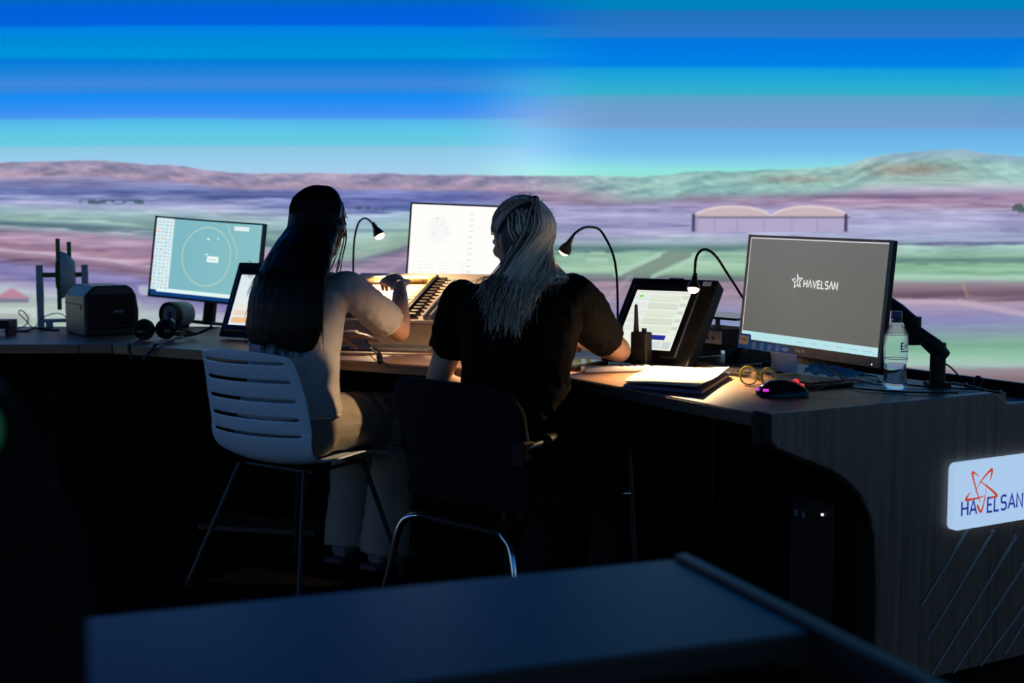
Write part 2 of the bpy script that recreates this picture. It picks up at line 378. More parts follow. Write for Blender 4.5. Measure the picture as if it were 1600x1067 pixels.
SCREEN_Y = 7.4
SIDE = 8.0
SX0, SX1, SZ0, SZ1 = -4.6, 4.6, 0.24, 4.3
def build_screen():
    # wrap-around plan: flat front, rounded corners, straight sides, back; arc length along the plan carries the picture on
    plan = []
    rad = 2.2; xs = 4.6
    for x in list(np.linspace(-xs, -3.1, 60)) + list(np.linspace(-3.1, 3.1, 1250))[1:] + list(np.linspace(3.1, xs, 60))[1:]: plan.append((float(x), SCREEN_Y))
    right = []
    for i in range(1, 25):
        a = math.pi / 2 * (1 - i / 24); right.append((xs + rad * math.cos(a), SCREEN_Y - rad + rad * math.sin(a)))
    for i in range(1, 30): right.append((xs + rad, SCREEN_Y - rad - SIDE * i / 29))
    left = [(-x, y) for x, y in right][::-1]
    back = []
    for i in range(1, 25):
        a = -math.pi / 2 * (i / 24); back.append((xs + rad * math.cos(a), SCREEN_Y - rad - SIDE + rad * math.sin(a)))
    for i in range(1, 40): back.append((xs - 2 * xs * i / 40, SCREEN_Y - 2 * rad - SIDE))
    for i in range(0, 25):
        a = math.pi / 2 * (i / 24); back.append((-xs - rad * math.sin(a), SCREEN_Y - rad - SIDE - rad * math.cos(a)))
    loop = left + plan + right + back
    nl = len(left)
    # arc-length coordinate, zero at the centre of the front
    s = [0.0]
    for i in range(1, len(loop)): s.append(s[-1] + math.dist(loop[i], loop[i - 1]))
    s = np.array(s); s = s - (s[nl] + xs)
    zs = np.concatenate([np.linspace(SZ0, 1.0, 110), np.linspace(1.0, 1.68, 190)[1:], np.linspace(1.68, 2.52, 110)[1:], np.linspace(2.52, SZ1, 40)[1:]])
    P = np.array(loop)
    SS, ZZ = np.meshgrid(s, zs)
    # picture coordinates of a point of the flat front: where the projector's picture puts it
    cp, sp = math.cos(PITCH), math.sin(PITCH)
    fz = SCREEN_Y * cp - (ZZ - CAM_Z) * sp; uz = SCREEN_Y * sp + (ZZ - CAM_Z) * cp
    PX = 800 + F_PX * SS / SCREEN_Y; PY = 533.5 - F_PX * uz / fz
    C = picture(PX, PY) / 255.0
    C = np.where(C <= .04045, C / 12.92, ((C + .055) / 1.055) ** 2.4) * SCREEN_GAIN
    ns, nz = len(s), len(zs)
    V = np.empty((nz, ns, 3)); V[..., 0] = P[None, :, 0]; V[..., 1] = P[None, :, 1]; V[..., 2] = zs[:, None]
    me = bpy.data.meshes.new('projection_screen')
    idx = np.arange(nz * ns).reshape(nz, ns)
    nx = np.roll(idx, -1, axis=1)
    quads = np.stack([idx[:-1], nx[:-1], nx[1:], idx[1:]], -1).reshape(-1, 4)
    me.vertices.add(nz * ns); me.vertices.foreach_set('co', V.reshape(-1))
    me.loops.add(quads.size); me.loops.foreach_set('vertex_index', quads.reshape(-1).astype(np.int32))
    me.polygons.add(len(quads)); me.polygons.foreach_set('loop_start', np.arange(0, quads.size, 4, dtype=np.int32))
    me.update(calc_edges=True)
    ca = me.color_attributes.new('Col', 'FLOAT_COLOR', 'POINT')
    CC = np.ones((nz * ns, 4), np.float32); CC[:, :3] = C.reshape(-1, 3); ca.data.foreach_set('color', CC.reshape(-1))
    me.materials.append(emitcol('projected_picture', 1.0, 0.0))
    o = bpy.data.objects.new('projection_screen', me); COL.objects.link(o)
    tag(o, 'huge wraparound projection screen showing blue sky, hills and an airfield', 'screen')
    return o, loop
screen, LOOP = build_screen()

# ---------------------------------------------------------------- room shell
def shell():
    m = MB(); m.box((0, 1.2, -.05), (16, 15, .1)); f = struct(obj('floor', m, mat('black_carpet', (.006, .006, .007), .95, spec=.05, scale=200, bump=.3)))
    m = MB(); m.box((0, 1.2, 4.75), (16, 15, .1)); struct(obj('ceiling', m, VOID))
    for n, c, d in (('wall_front', (0, 8.6, 2.35), (16, .1, 4.7)), ('wall_back', (0, -6.2, 2.35), (16, .1, 4.7)), ('wall_left', (-7.9, 1.2, 2.35), (.1, 15, 4.7)), ('wall_right', (7.9, 1.2, 2.35), (.1, 15, 4.7))):
        m = MB(); m.box(c, d); struct(obj(n, m, VOID))
    # black plinth under the screen and black valance above it
    for n, z0, z1 in (('trim_1', 0, SZ0 - .01), ('trim_2', SZ1 + .01, 4.69)):
        m = MB(); lp = LOOP[::8] if False else [LOOP[i] for i in range(0, len(LOOP), 6)]
        rings = [[(x, y, z) for x, y in lp] for z in (z0, z1)]
        m.loft(rings, caps=False); struct(obj(n, m, VOID))
shell()

# ---------------------------------------------------------------- stroke lettering
GL = {
 'H': ([[(0, 0), (0, 1)], [(.62, 0), (.62, 1)], [(0, .5), (.62, .5)]], .62), 'A': ([[(0, 0), (.36, 1), (.72, 0)], [(.13, .33), (.59, .33)]], .72),
 'W': ([[(0, 0), (.36, 1), (.72, 0)]], .72),  # A without its bar
 'V': ([[(0, 1), (.36, 0), (.72, 1)]], .72), 'E': ([[(.52, 0), (0, 0), (0, 1), (.52, 1)], [(0, .5), (.45, .5)]], .52), 'L': ([[(0, 1), (0, 0), (.5, 0)]], .5),
 'S': ([[(.02, .1), (.15, 0), (.42, 0), (.55, .12), (.55, .38), (.42, .5), (.15, .5), (.02, .62), (.02, .88), (.15, 1), (.42, 1), (.55, .9)]], .57), 'N': ([[(0, 0), (0, 1), (.6, 0), (.6, 1)]], .6),
 'P': ([[(0, 0), (0, 1), (.45, 1), (.55, .85), (.55, .62), (.45, .48), (0, .48)]], .55), 'I': ([[(0, 0), (0, 1)]], .0), 'D': ([[(0, 0), (0, 1), (.4, 1), (.58, .8), (.58, .2), (.4, 0), (0, 0)]], .58),
 'M': ([[(0, 0), (0, 1), (.36, .35), (.72, 1), (.72, 0)]], .72), 'r': ([[(0, 0), (0, .66)], [(0, .42), (.14, .64), (.34, .66)]], .34), 'i': ([[(0, 0), (0, .66)], [(0, .82), (0, .95)]], .0),
 'T': ([[(0, 1), (.56, 1)], [(.28, 1), (.28, 0)]], .56), 'O': ([[(.1, 0), (0, .15), (0, .85), (.1, 1), (.5, 1), (.6, .85), (.6, .15), (.5, 0), (.1, 0)]], .6)}
def letters(mb, text, x, z, h, wt, col, d=.0006, gap=.26, sx=1.0, skip=''):
    for ch in text:
        if ch != ' ':
            st, w = GL[ch]
            if ch not in skip:
                for p in st: mb.stroke([(x + a * h * sx, z + b * h) for a, b in p], wt, col, d)
            x += (w + gap) * h * sx
        else: x += .5 * h * sx
    return x

# ---------------------------------------------------------------- consoles
OR = Vector((.62, 3.16, 0)); XR = Vector((.5, -.866, 0)); MR = frame(OR, XR)
OC = Vector((-1.525, 4.985, 0)); XC = Vector((.866, -.5, 0)); MC = frame(OC, XC)
OL = OC.copy(); ML = frame(OL, (1, 0, 0))
TOP = .75; DEP = .86; TH = .036
# where the centre front line meets the right front line
_d = XC.x * -XR.y - XC.y * -XR.x
_e = OR - OC
LC = (_e.x * -XR.y - _e.y * -XR.x) / _d
PJ = OC + XC * LC
LR = (OR - PJ).length
MIT = DEP * math.tan(math.radians(15))

def leg_frame(mb, x, z1, y0=.12, y1=.80):
    mb.box((x, (y0 + y1) / 2, .02), (.06, y1 - y0, .04)); mb.box((x, y1 - .06, z1 / 2), (.05, .08, z1)); mb.box((x, y0 + .08, z1 / 2), (.05, .05, z1 - .02))

# right console with its big side panel
rc = thing('control_console', 'wood grain control console with a white sign on its side panel', 'console', MR, 'console sections in a ring')
m = MB(); m.prism([(-LR + .002, 0), (.0, 0), (.0, DEP), (-LR - MIT + .002, DEP)], TOP - TH, TOP); obj('worktop', m, WOODT, rc, bevel=.004)
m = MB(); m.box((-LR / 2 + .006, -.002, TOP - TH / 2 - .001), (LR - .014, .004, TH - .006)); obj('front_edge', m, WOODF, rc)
m = MB(); m.prism([(-LR - MIT, DEP + .005), (.0, DEP + .005), (.0, 1.05), (-LR - MIT - .05, 1.05)], TOP - .075, TOP - .04); obj('cable_shelf', m, mat('shelf_grey', (.12, .12, .14), .4), rc)
m = MB(); m.box((-.66, 1.075, TOP - .045), (1.5, .03, .09)); obj('rear_rail', m, BLACKG, rc, bevel=.006)
# end panel: outline in depth (y) and height (z)
pan = [(-.015, .757), (.765, .757), (.778, .752), (.828, .722), (1.12, .722), (1.12, .004), (.352, .004), (.345, .30), (.338, .40), (.322, .465), (.283, .53), (.235, .572), (.183, .602), (.005, .672), (-.012, .688)]
def to_panel(poly, x0, x1):
    mb = MB(); n = len(poly)
    mb.add([(x0, p[0], p[1]) for p in poly] + [(x1, p[0], p[1]) for p in poly], [list(range(n)), list(range(2 * n - 1, n - 1, -1))] + [(i, i + n, (i + 1) % n + n, (i + 1) % n) for i in range(n)]); return mb
slots = [((.506, .206), (.68, .395)), ((.533, .112), (.775, .372)), ((.557, .015), (.868, .345)), ((.640, .005), (.905, .262)), ((.745, .005), (.955, .18)), ((.84, .02), (1.02, .20))]
ep = obj('end_panel', to_panel(pan, .002, .036), WOODP, rc, bevel=.004)
m = MB(); edge = [pan[i] for i in (6, 7, 8, 9, 10, 11, 12, 13, 14, 0)]
for i in range(len(edge) - 1):
    a = Vector((edge[i][0], edge[i][1])); b = Vector((edge[i + 1][0], edge[i + 1][1])); t = (b - a).normalized(); nn = Vector((t.y, -t.x)) * -.006
    m.add([(x, p.x + q.x, p.y + q.y) for x in (-.026, .030) for p in (a - t * .002, b + t * .002) for q in (Vector((0, 0)), nn)], [(0, 1, 3, 2), (4, 6, 7, 5), (0, 4, 5, 1), (2, 3, 7, 6), (0, 2, 6, 4), (1, 5, 7, 3)])
obj('edge_band', m, BLACK, rc, label='black edge band around the knee opening')
m = MB(); m.box((-.016, .0, .712), (.036, .05, .085)); obj('corner_bracket', m, BLACK, rc, bevel=.008, label='black corner block under the worktop')
for a, b in slots:
    m = MB(); av = Vector((.0365, a[0], a[1])); bv = Vector((.0365, b[0], b[1]))
    m.tube([av, bv], .0045, 8); m.ell((.037, b[0], b[1]), (.003, .011, .011), 10, 5)
    obj('diagonal_rod', m, mat('rod_grey', (.17, .19, .21), .35, metal=.2), rc)
# sign plate
MS = T(.040, .598, .402) @ R(90, 'Z')            # local x runs along the panel's depth, z up, faces outwards
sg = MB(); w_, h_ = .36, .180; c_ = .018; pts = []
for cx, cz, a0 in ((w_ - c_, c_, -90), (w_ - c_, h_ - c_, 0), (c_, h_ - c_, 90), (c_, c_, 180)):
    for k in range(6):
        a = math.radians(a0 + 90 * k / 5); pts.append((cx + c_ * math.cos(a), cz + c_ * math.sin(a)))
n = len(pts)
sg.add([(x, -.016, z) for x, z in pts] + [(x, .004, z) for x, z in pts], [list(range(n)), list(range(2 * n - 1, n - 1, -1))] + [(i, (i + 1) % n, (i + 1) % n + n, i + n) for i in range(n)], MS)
sign = obj('sign_plate', sg, mat('sign_white', (.75, .80, .86), .3, var=.02, emit=(.40, .56, .76), estr=.95), rc, label='white company sign plate')  # emission added so the plate reads brighter than the panel
def flat_on(M, name, mb, mat_, parent, label=None):
    for i, p in enumerate(mb.v): mb.v[i] = M @ p
    return flat(name, mb, mat_, parent, label)
BLUE = lin(46, 66, 178); RED = lin(222, 92, 62)
INKG = emitcol('sign_ink', .62, .3)  # ink given emission too, to keep its colour on the plate
mb = MB()
def spx(px, py): # lettering traced on the panel plane: sign-plane coordinates of a photo point
    d = ray(px, py); q = OR + XR * .056; t = (q - Vector((0, 0, CAM_Z))).dot(XR) / d.dot(XR); p = Vector((0, 0, CAM_Z)) + d * t - OR
    return (p.dot(Vector((.866, .5, 0))) - .598, p.z - .402)
def cz(x, y): return spx(1150 + x / 3.5556, 560 + y / 3.5556)
bz = cz(1250, 878); tz = cz(1252, 806); hL = .0385
x0 = cz(1252, 878)[0]; x1 = cz(1588, 830)[0]; z0 = cz(1252, 878)[1] + .001
tot = 0
for ch in 'HAVELSAN': tot += GL[ch][1] + .22
tot -= .22
sx = (x1 - x0) / (tot * hL)
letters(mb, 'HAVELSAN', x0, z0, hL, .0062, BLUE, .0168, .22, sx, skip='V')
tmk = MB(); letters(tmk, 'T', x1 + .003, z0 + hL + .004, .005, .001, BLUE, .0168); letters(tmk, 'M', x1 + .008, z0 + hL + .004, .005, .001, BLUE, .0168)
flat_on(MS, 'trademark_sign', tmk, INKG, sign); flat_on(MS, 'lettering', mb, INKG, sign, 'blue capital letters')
mb = MB()
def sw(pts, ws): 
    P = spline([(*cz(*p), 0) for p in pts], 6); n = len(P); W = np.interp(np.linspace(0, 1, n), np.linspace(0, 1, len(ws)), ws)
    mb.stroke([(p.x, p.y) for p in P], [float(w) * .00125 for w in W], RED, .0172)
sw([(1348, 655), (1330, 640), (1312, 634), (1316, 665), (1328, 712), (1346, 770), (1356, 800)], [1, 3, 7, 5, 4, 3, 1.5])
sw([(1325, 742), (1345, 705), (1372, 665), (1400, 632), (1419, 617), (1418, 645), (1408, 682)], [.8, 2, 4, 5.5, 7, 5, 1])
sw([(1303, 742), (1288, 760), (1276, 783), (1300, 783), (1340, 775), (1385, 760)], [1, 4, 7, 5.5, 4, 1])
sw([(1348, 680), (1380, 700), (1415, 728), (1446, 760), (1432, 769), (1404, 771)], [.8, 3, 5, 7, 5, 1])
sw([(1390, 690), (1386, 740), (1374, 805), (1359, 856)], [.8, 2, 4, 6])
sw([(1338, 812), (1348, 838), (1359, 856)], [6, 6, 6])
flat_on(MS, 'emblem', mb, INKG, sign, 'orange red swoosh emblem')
# under the right worktop
m = MB(); leg_frame(m, -LR + .1, TOP - TH, .35, .82); obj('support_leg', m, VOID, rc)
m = MB(); m.box((-LR / 2 - MIT * .48, .845, .356), (LR + MIT * .96, .02, .708)); obj('rear_panel', m, VOID, rc)

# centre console
cc = thing('control_console', 'wood topped console section the two women sit at', 'console', MC, 'console sections in a ring')
m = MB(); m.prism([(.001, 0), (LC - .001, 0), (LC + MIT - .001, DEP), (-MIT + .001, DEP)], TOP - TH, TOP - .0005); obj('worktop', m, WOODT, cc, bevel=.003)
m = MB(); m.box((LC / 2, -.002, TOP - TH / 2 - .001), (LC - .016, .004, TH - .006)); obj('front_edge', m, WOODT, cc)
m = MB(); m.box((LC / 2, .845, .356), (LC + MIT * 1.90, .02, .708)); obj('rear_panel', m, VOID, cc)
for x in (.12, LC - .15):
    m = MB(); leg_frame(m, x, TOP - TH, .40, .82); obj('support_leg', m, VOID, cc)
# left console
lc = thing('control_console', 'dim console section under the label printer', 'console', ML, 'console sections in a ring')
m = MB(); m.prism([(-2.3, 0), (-.13, 0), (-.13 + MIT * .9, DEP), (-2.3, DEP)], TOP - TH, TOP); obj('worktop', m, WOODT, lc, bevel=.004)
m = MB(); m.prism([(-.126, 0), (-.004, 0), (-.006 + MIT, DEP), (-.126 + MIT * .9, DEP)], TOP - TH, TOP); obj('corner_piece', m, WOODT, lc, bevel=.004)
m = MB(); m.box((-1.04, .845, .356), (2.51, .02, .708)); obj('rear_panel', m, VOID, lc)
for x in (-.3, -1.9):
    m = MB(); leg_frame(m, x, TOP - TH); obj('support_leg', m, VOID, lc)

# foreground console
MF = frame((.2245, 1.797, 0), (.757 / .807, .28 / .807, 0)); ang_f = 0
fx = Vector((MF[0][0], MF[1][0], 0)); fy = Vector((MF[0][1], MF[1][1], 0))
fc = thing('control_console', 'out of focus dark console in the near foreground', 'console', MF, 'console sections in a ring')
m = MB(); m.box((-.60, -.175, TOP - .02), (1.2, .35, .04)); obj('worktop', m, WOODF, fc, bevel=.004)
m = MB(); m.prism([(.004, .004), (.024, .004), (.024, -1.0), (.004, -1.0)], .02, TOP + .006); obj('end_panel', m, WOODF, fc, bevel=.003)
m = MB(); m.box((-.6, .002, .36), (1.19, .02, .70)); obj('rear_panel', m, VOID, fc)
m = MB(); m.tube([(-.19, -.385, .70), (-.165, -.385, .70)], .0025, 8); m.box((-.178, -.373, .70), (.02, .025, .006)); obj('drawer_handle', m, CHROME, fc)
m = MB(); m.box((-.55, -.352, .69), (1.0, .02, .06)); obj('drawer_front', m, VOID, fc)

# near black equipment cabinet at the left edge, far out of focus
MQ = frame((-.320, .86, 0), (.90, .436, 0))
q = thing('equipment_cabinet', 'very close blurred black cabinet with a green light at the left edge', 'cabinet', MQ)
m = MB(); m.prism([(-.5, 0), (.035, 0), (.035, .12), (-.5, .12)], 0, 1.0)
m.add([(-.5, 0, 1.0), (.035, 0, 1.0), (.035, .12, 1.0), (-.5, .12, 1.0), (-.5, 0, 1.18), (-.01, 0, 1.11), (-.01, .12, 1.11), (-.5, .12, 1.18)], [(0, 1, 5, 4), (1, 2, 6, 5), (2, 3, 7, 6), (3, 0, 4, 7), (4, 5, 6, 7)])
obj('body', m, VOID, q, bevel=.01)
m = MB(); m.ell((-.028, -.004, 1.085), (.010, .006, .016), 14, 9); obj('indicator_light', m, mat('green_led', (.02, .2, .06), .4, emit=(.06, .45, .20), estr=.12), q, label='green indicator light')
m = MB(); m.box((-.22, -.006, .60), (.36, .012, .56)); dr = obj('door', m, DARK, q, bevel=.004)
m = MB(); m.tube([(-.07, -.012, .55), (-.07, -.035, .56), (-.07, -.035, .66), (-.07, -.012, .67)], .005, 8); obj('handle', m, BLACK, dr)

# ---------------------------------------------------------------- gooseneck lamps
def lamp(label, pts, aim, base, power=8.0, rad=.0042, head=.042, cone=125):
    base = Vector(base) + Vector((0, 0, .0006)); M = T(*base)
    r = thing('gooseneck_lamp', label, 'lamp', M, 'gooseneck desk lamps')
    m = MB(); m.lathe([(.034, 0), (.036, .006), (.034, .016), (.014, .022), (.008, .034)], 18); obj('base', m, BLACK, r, smooth='auto')
    P = spline([Vector(base) + Vector((0, 0, .03))] + [Vector(p) for p in pts], 5)
    m = MB(); m.tube(P, rad, 8); obj('gooseneck', m, BLACK, r, world=True, smooth=True)
    a = Vector(aim).normalized(); tip = Vector(pts[-1])
    H = Matrix.Translation(tip) @ a.to_track_quat('Z', 'Y').to_matrix().to_4x4()
    k = head / .042
    m = MB(); m.lathe([(.006 * k, -.012 * k), (.0065 * k, -.002 * k), (.0085 * k, .0), (.0085 * k, .008 * k), (.012 * k, .014 * k), (.0175 * k, .026 * k), (.0195 * k, .038 * k), (.0185 * k, .038 * k), (.0165 * k, .027 * k), (.011 * k, .018 * k), (.002, .0165 * k)], 20, H)
    hd = obj('lamp_head', m, mat('lamp_shade', (.055, .036, .022), .35, metal=.4), r, world=True, smooth='auto')
    m = MB(); m.lathe([(.003, .0235 * k), (.0150 * k, .0245 * k), (.0165 * k, .036 * k), (.0150 * k, .043 * k), (.009 * k, .0475 * k), (.002, .049 * k)], 16, H)
    obj('bulb', m, mat('warm_bulb', (.9, .8, .6), .3, emit=(1.0, .62, .25), estr=9.0), hd, world=True, smooth=True)
    ld = bpy.data.lights.new('lamp_light', 'SPOT'); ld.energy = power * LAMP_W; ld.color = (1.0, .66, .34)
    ld.spot_size = math.radians(cone); ld.spot_blend = .7; ld.shadow_soft_size = .010
    lo = bpy.data.objects.new('lamp_light', ld); COL.objects.link(lo); lo.parent = r
    lo.matrix_basis = T(*[-c for c in base]) @ Matrix.Translation(tip + a * .054 * k) @ (-a).to_track_quat('Z', 'Y').to_matrix().to_4x4()
    return r
y1 = 5.45
lamp('slim gooseneck lamp bent over the flight strip board', [at(552, 440, y1), at(552, 405, y1), at(554, 372, y1), at(560, 349, y1 - .05), at(569, 341, y1 - .12), at(578, 345, y1 - .20), at(585, 353, y1 - .25)], Vector((.55, -.25, -1)), at(552, 523, y1).xy.to_3d() + Vector((0, 0, TOP)), 5.0, head=.050)
y2 = 4.62
lamp('gooseneck lamp arching beside the blonde woman', [at(965, 520, y2), at(965, 470, y2), at(963, 425, y2), at(957, 395, y2 - .06), at(945, 370, y2 - .16), at(934, 357, y2 - .26), at(915, 355, y2 - .42), at(899, 364, y2 - .54), at(891, 376, y2 - .585)], Vector((-.50, .33, -.95)), at(965, 553, y2).xy.to_3d() + Vector((0, 0, TOP)), 7, head=.044, cone=100)
y3 = 4.02
lamp('gooseneck lamp shining on the open folder', [at(1206, 540, 4.22), at(1190, 505, 4.26), at(1164, 470, 4.29), at(1150, 448, 4.25), at(1135, 425, 4.19), at(1120, 402, y3 + .08), at(1107, 391, y3 + .05), at(1096, 391, y3 + .03), at(1088, 402, y3), at(1086, 420, y3), at(1085.5, 433, y3)], Vector((-.16, -.40, -1)), Vector((.8435, 4.213, TOP)), 9, head=.044, cone=104)

# ---------------------------------------------------------------- monitors and touch panels
DISP = emitcol('display', 1.0, .25, .35)
def monitor(label, M, w, h, ui, pole=None, mt=BLACK, chin=.012, bez=.007, curve=0.0, name='monitor', group='desktop monitors'):
    """M: centre of the front face, x to the right, y into the depth"""
    r = thing(name, label, 'monitor', M, group)
    def bend(mb):
        for i, p in enumerate(mb.v): mb.v[i] = Vector((p.x, p.y - curve * (p.x / (w / 2)) ** 2, p.z))
    m = MB(); nx = 9
    for i in range(nx):
        xa = -w / 2 + w * i / nx; xb = -w / 2 + w * (i + 1) / nx
        m.box(((xa + xb) / 2, .011, 0), (xb - xa, .020, h))
    if curve: bend(m)
    m2 = MB(); m2.box((0, .011, 0), (w, .020, h))
    obj('housing', m if curve else m2, mt, r, bevel=0 if curve else .003)
    m = MB(); m.prism([(-w * .28, .02), (w * .28, .02), (w * .2, .05), (-w * .2, .05)], -h * .33, h * .25); obj('back_cover', m, mt, r, bevel=.006)
    mb = MB(.02 if curve else 0); ui(mb, w / 2 - bez, -h / 2 + chin, h / 2 - bez)
    if curve: bend(mb)
    flat('display', mb, DISP, r)
    m = MB()
    for x, z, a, b in ((0, h / 2 - bez / 2, w, bez), (0, -h / 2 + chin / 2, w, chin), (-w / 2 + bez / 2, (chin - bez) / 2, bez, h - chin - bez), (w / 2 - bez / 2, (chin - bez) / 2, bez, h - chin - bez)):
        for i in range(9 if a > .1 else 1):
            k = 9 if a > .1 else 1
            m.box((x - a / 2 + a * (i + .5) / k, -.0015, z), (a / k, .007, b))
    if curve: bend(m)
    obj('bezel', m, mat('bezel_grey', (.13, .125, .12), .4) if group is None and chin > .02 else mat('bezel', (.02, .02, .022), .35), r)
    return r
def rects(mb, lst, d): 
    for x0, z0, x1, z1, c in lst: mb.rect(x0, z0, x1, z1, lin(*c), d)

# right monitor
Y_L, Y_R = 4.19, 3.67
bl = at(1157, 543, Y_L); br = at(1375, 575, Y_R); tl = at(1169, 366, Y_L + .02); tr = at(1395, 376, Y_R + .02)
xax = ((br - bl) + (tr - tl)) / 2; zax = ((tl - bl) + (tr - br)) / 2
MM = frame((bl + br + tl + tr) / 4, xax, zax); WM, HM = xax.length, zax.length
def ui_right(mb, hw, z0, z1):
    g = lambda c: lin(c, c, c - 4)
    mb.rect(-hw, z0, hw, z1, lin(222, 222, 222), .0002)                       # bezel edge catching light, painted as a thin pale line
    nx, nz = 12, 8
    for i in range(nx):
        for j in range(nz):
            xa = -hw + .003 + (2 * hw - .006) * i / nx; xb = -hw + .003 + (2 * hw - .006) * (i + 1) / nx
            za = z0 + .026 + (z1 - .003 - z0 - .026) * j / nz; zb = z0 + .026 + (z1 - .003 - z0 - .026) * (j + 1) / nz
            v = 112 - 14 * (1 - j / nz) * .6 - 8 * abs(i / nx - .3)
            mb.rect(xa, za, xb, zb, lin(v, v + 1, v - 3), .0004)
    mb.rect(-hw + .002, z0, hw - .002, z0 + .026, lin(182, 226, 232), .0005)
    for k in range(6):
        x = -.04 + k * .055
        for q in range(3): mb.rect(x + q * .011, z0 + .011, x + q * .011 + .008, z0 + .0135, lin(140, 190, 205) if (k, q) != (3, 0) else lin(220, 120, 110), .0007)
    # star and name
    W = (.80, .80, .80); s = .0225; cx, cz = -.064, .045
    star = []
    for k in range(10):
        a = math.radians(90 + 36 * k + 8); rr = s if k % 2 == 0 else s * .47
        star.append((cx + rr * math.cos(a), cz + rr * math.sin(a)))
    mb.stroke(star[1:] + star[:1], .0036, W, .0008); mb.stroke([star[0], (cx + .004, cz - .010), (cx + .008, cz - .018)], .003, W, .0008); mb.stroke([(cx - .012, cz - .008), (cx + .002, cz + .006), (cx + .010, cz + .004)], .0026, W, .0008)
    letters(mb, 'HWVELSWN', cx + .030, cz - .016, .0215, .0046, W, .0008, .24, .98)
mon_r = monitor('large monitor showing a white star logo and name on grey', MM, WM, HM, ui_right, chin=.030, bez=.008, group=None)
mb = MB(); letters(mb, 'PHILIPS', -.036, -HM / 2 + .011, .009, .0022, lin(225, 220, 210), .0058, .3); flat('maker_lettering', mb, attrcol('print_ink', .4), mon_r, 'small pale lettering on the lower bezel')
mb = MB(); z = -HM / 2
mb.poly([(-WM / 2 + .001, z - .001), (-.052, z - .001), (-.066, z + .026), (-WM / 2 + .062, z + .026), (-WM / 2 + .058, z + .046), (-WM / 2 + .001, z + .046)], lin(45, 118, 225), .0052)
mb.rect(-WM / 2 + .006, z + .012, -WM / 2 + .050, z + .040, lin(222, 196, 170), .0056)
letters(mb, 'PHILIPS', -WM / 2 + .0105, z + .024, .006, .0014, lin(60, 60, 80), .006, .3)
for k in range(4):
    x = -WM / 2 + .078 + k * .036
    mb.stroke([(x + .008 * math.cos(a), z + .0145 + .008 * math.sin(a)) for a in [i * math.pi / 5 for i in range(10)]], .0016, (1, 1, 1), .0056, closed=True)
    mb.rect(x - .002, z + .010, x + .002, z + .018, (1, 1, 1), .0056); mb.rect(x - .012, z + .0015, x + .012, z + .0035, lin(200, 210, 225), .0056)
letters(mb, 'HDMI', -.094, z + .009, .010, .0026, (1, 1, 1), .0056, .25, .9)
flat('feature_sticker', mb, attrcol('sticker', .35), mon_r, 'blue feature sticker with white icons')
m = MB(); m.tube([(WM / 2 - .026, -.006, -HM / 2 + .008), (WM / 2 - .026, -.0045, -HM / 2 + .008)], .0022, 8); obj('power_light', m, mat('white_led', (.8, .8, .8), .4, emit=(1, 1, 1), estr=1.2), mon_r)

# centre monitor (white page)
MC2 = frame(at(752, 385, 5.45), (.966, -.20, -.035), (.03, .12, 1))
def ui_centre(mb, hw, z0, z1):
    mb.rect(-hw, z0, hw, z1, (1.0, .985, .955), 0.0002)
    cx, cz = -hw + .115, z1 - .105
    mb.poly([(cx + .05 * math.cos(a), cz + .058 * math.sin(a)) for a in [i * math.pi / 12 for i in range(24)]], lin(249, 249, 247), .0004)
    random.seed(5)
    for _ in range(26):
        a = random.uniform(0, 6.28); rr = random.uniform(.02, .055); x = cx + rr * math.cos(a); q = cz + rr * math.sin(a)
        mb.rect(x, q, x + random.uniform(.004, .014), q + .0015, lin(228, 230, 228), .0006)
    mb.stroke([(cx + .008, cz + .012), (cx + .026, cz + .034)], .0016, lin(200, 200, 205), .0008); mb.stroke([(cx - .016, cz - .026), (cx + .002, cz + .002)], .0016, lin(200, 205, 200), .0008)
    mb.rect(cx - .006, cz + .044, cx - .001, cz + .050, lin(120, 215, 130), .0008)
    for k in range(12): mb.rect(-hw + .25, z1 - .03 - k * .024, -hw + .268, z1 - .034 - k * .024, lin(215, 220, 220), .0006)
    for k in range(6):
        for q in range(3): mb.rect(-hw + .04 + q * .09, z0 + .012 + k * .014, -hw + .04 + q * .09 + random.uniform(.03, .07), z0 + .015 + k * .014, lin(240, 238, 232), .0006)
WC = .56
M_ = MC2.copy(); tlp = at(642, 316, 5.52)
M_ = frame(tlp, (.966, -.20, -.040), (.035, .12, 1)) @ T(WC / 2, 0, -.17)
mon_c = monitor('monitor with a bright white page between the two women', M_, WC, .34, ui_centre, group=None)
m = MB(); m.box((0, .05, -.20), (.06, .03, .22)); m.box((0, .06, -.345), (.26, .18, .012)); obj('stand', m, BLACK, mon_c, bevel=.004)

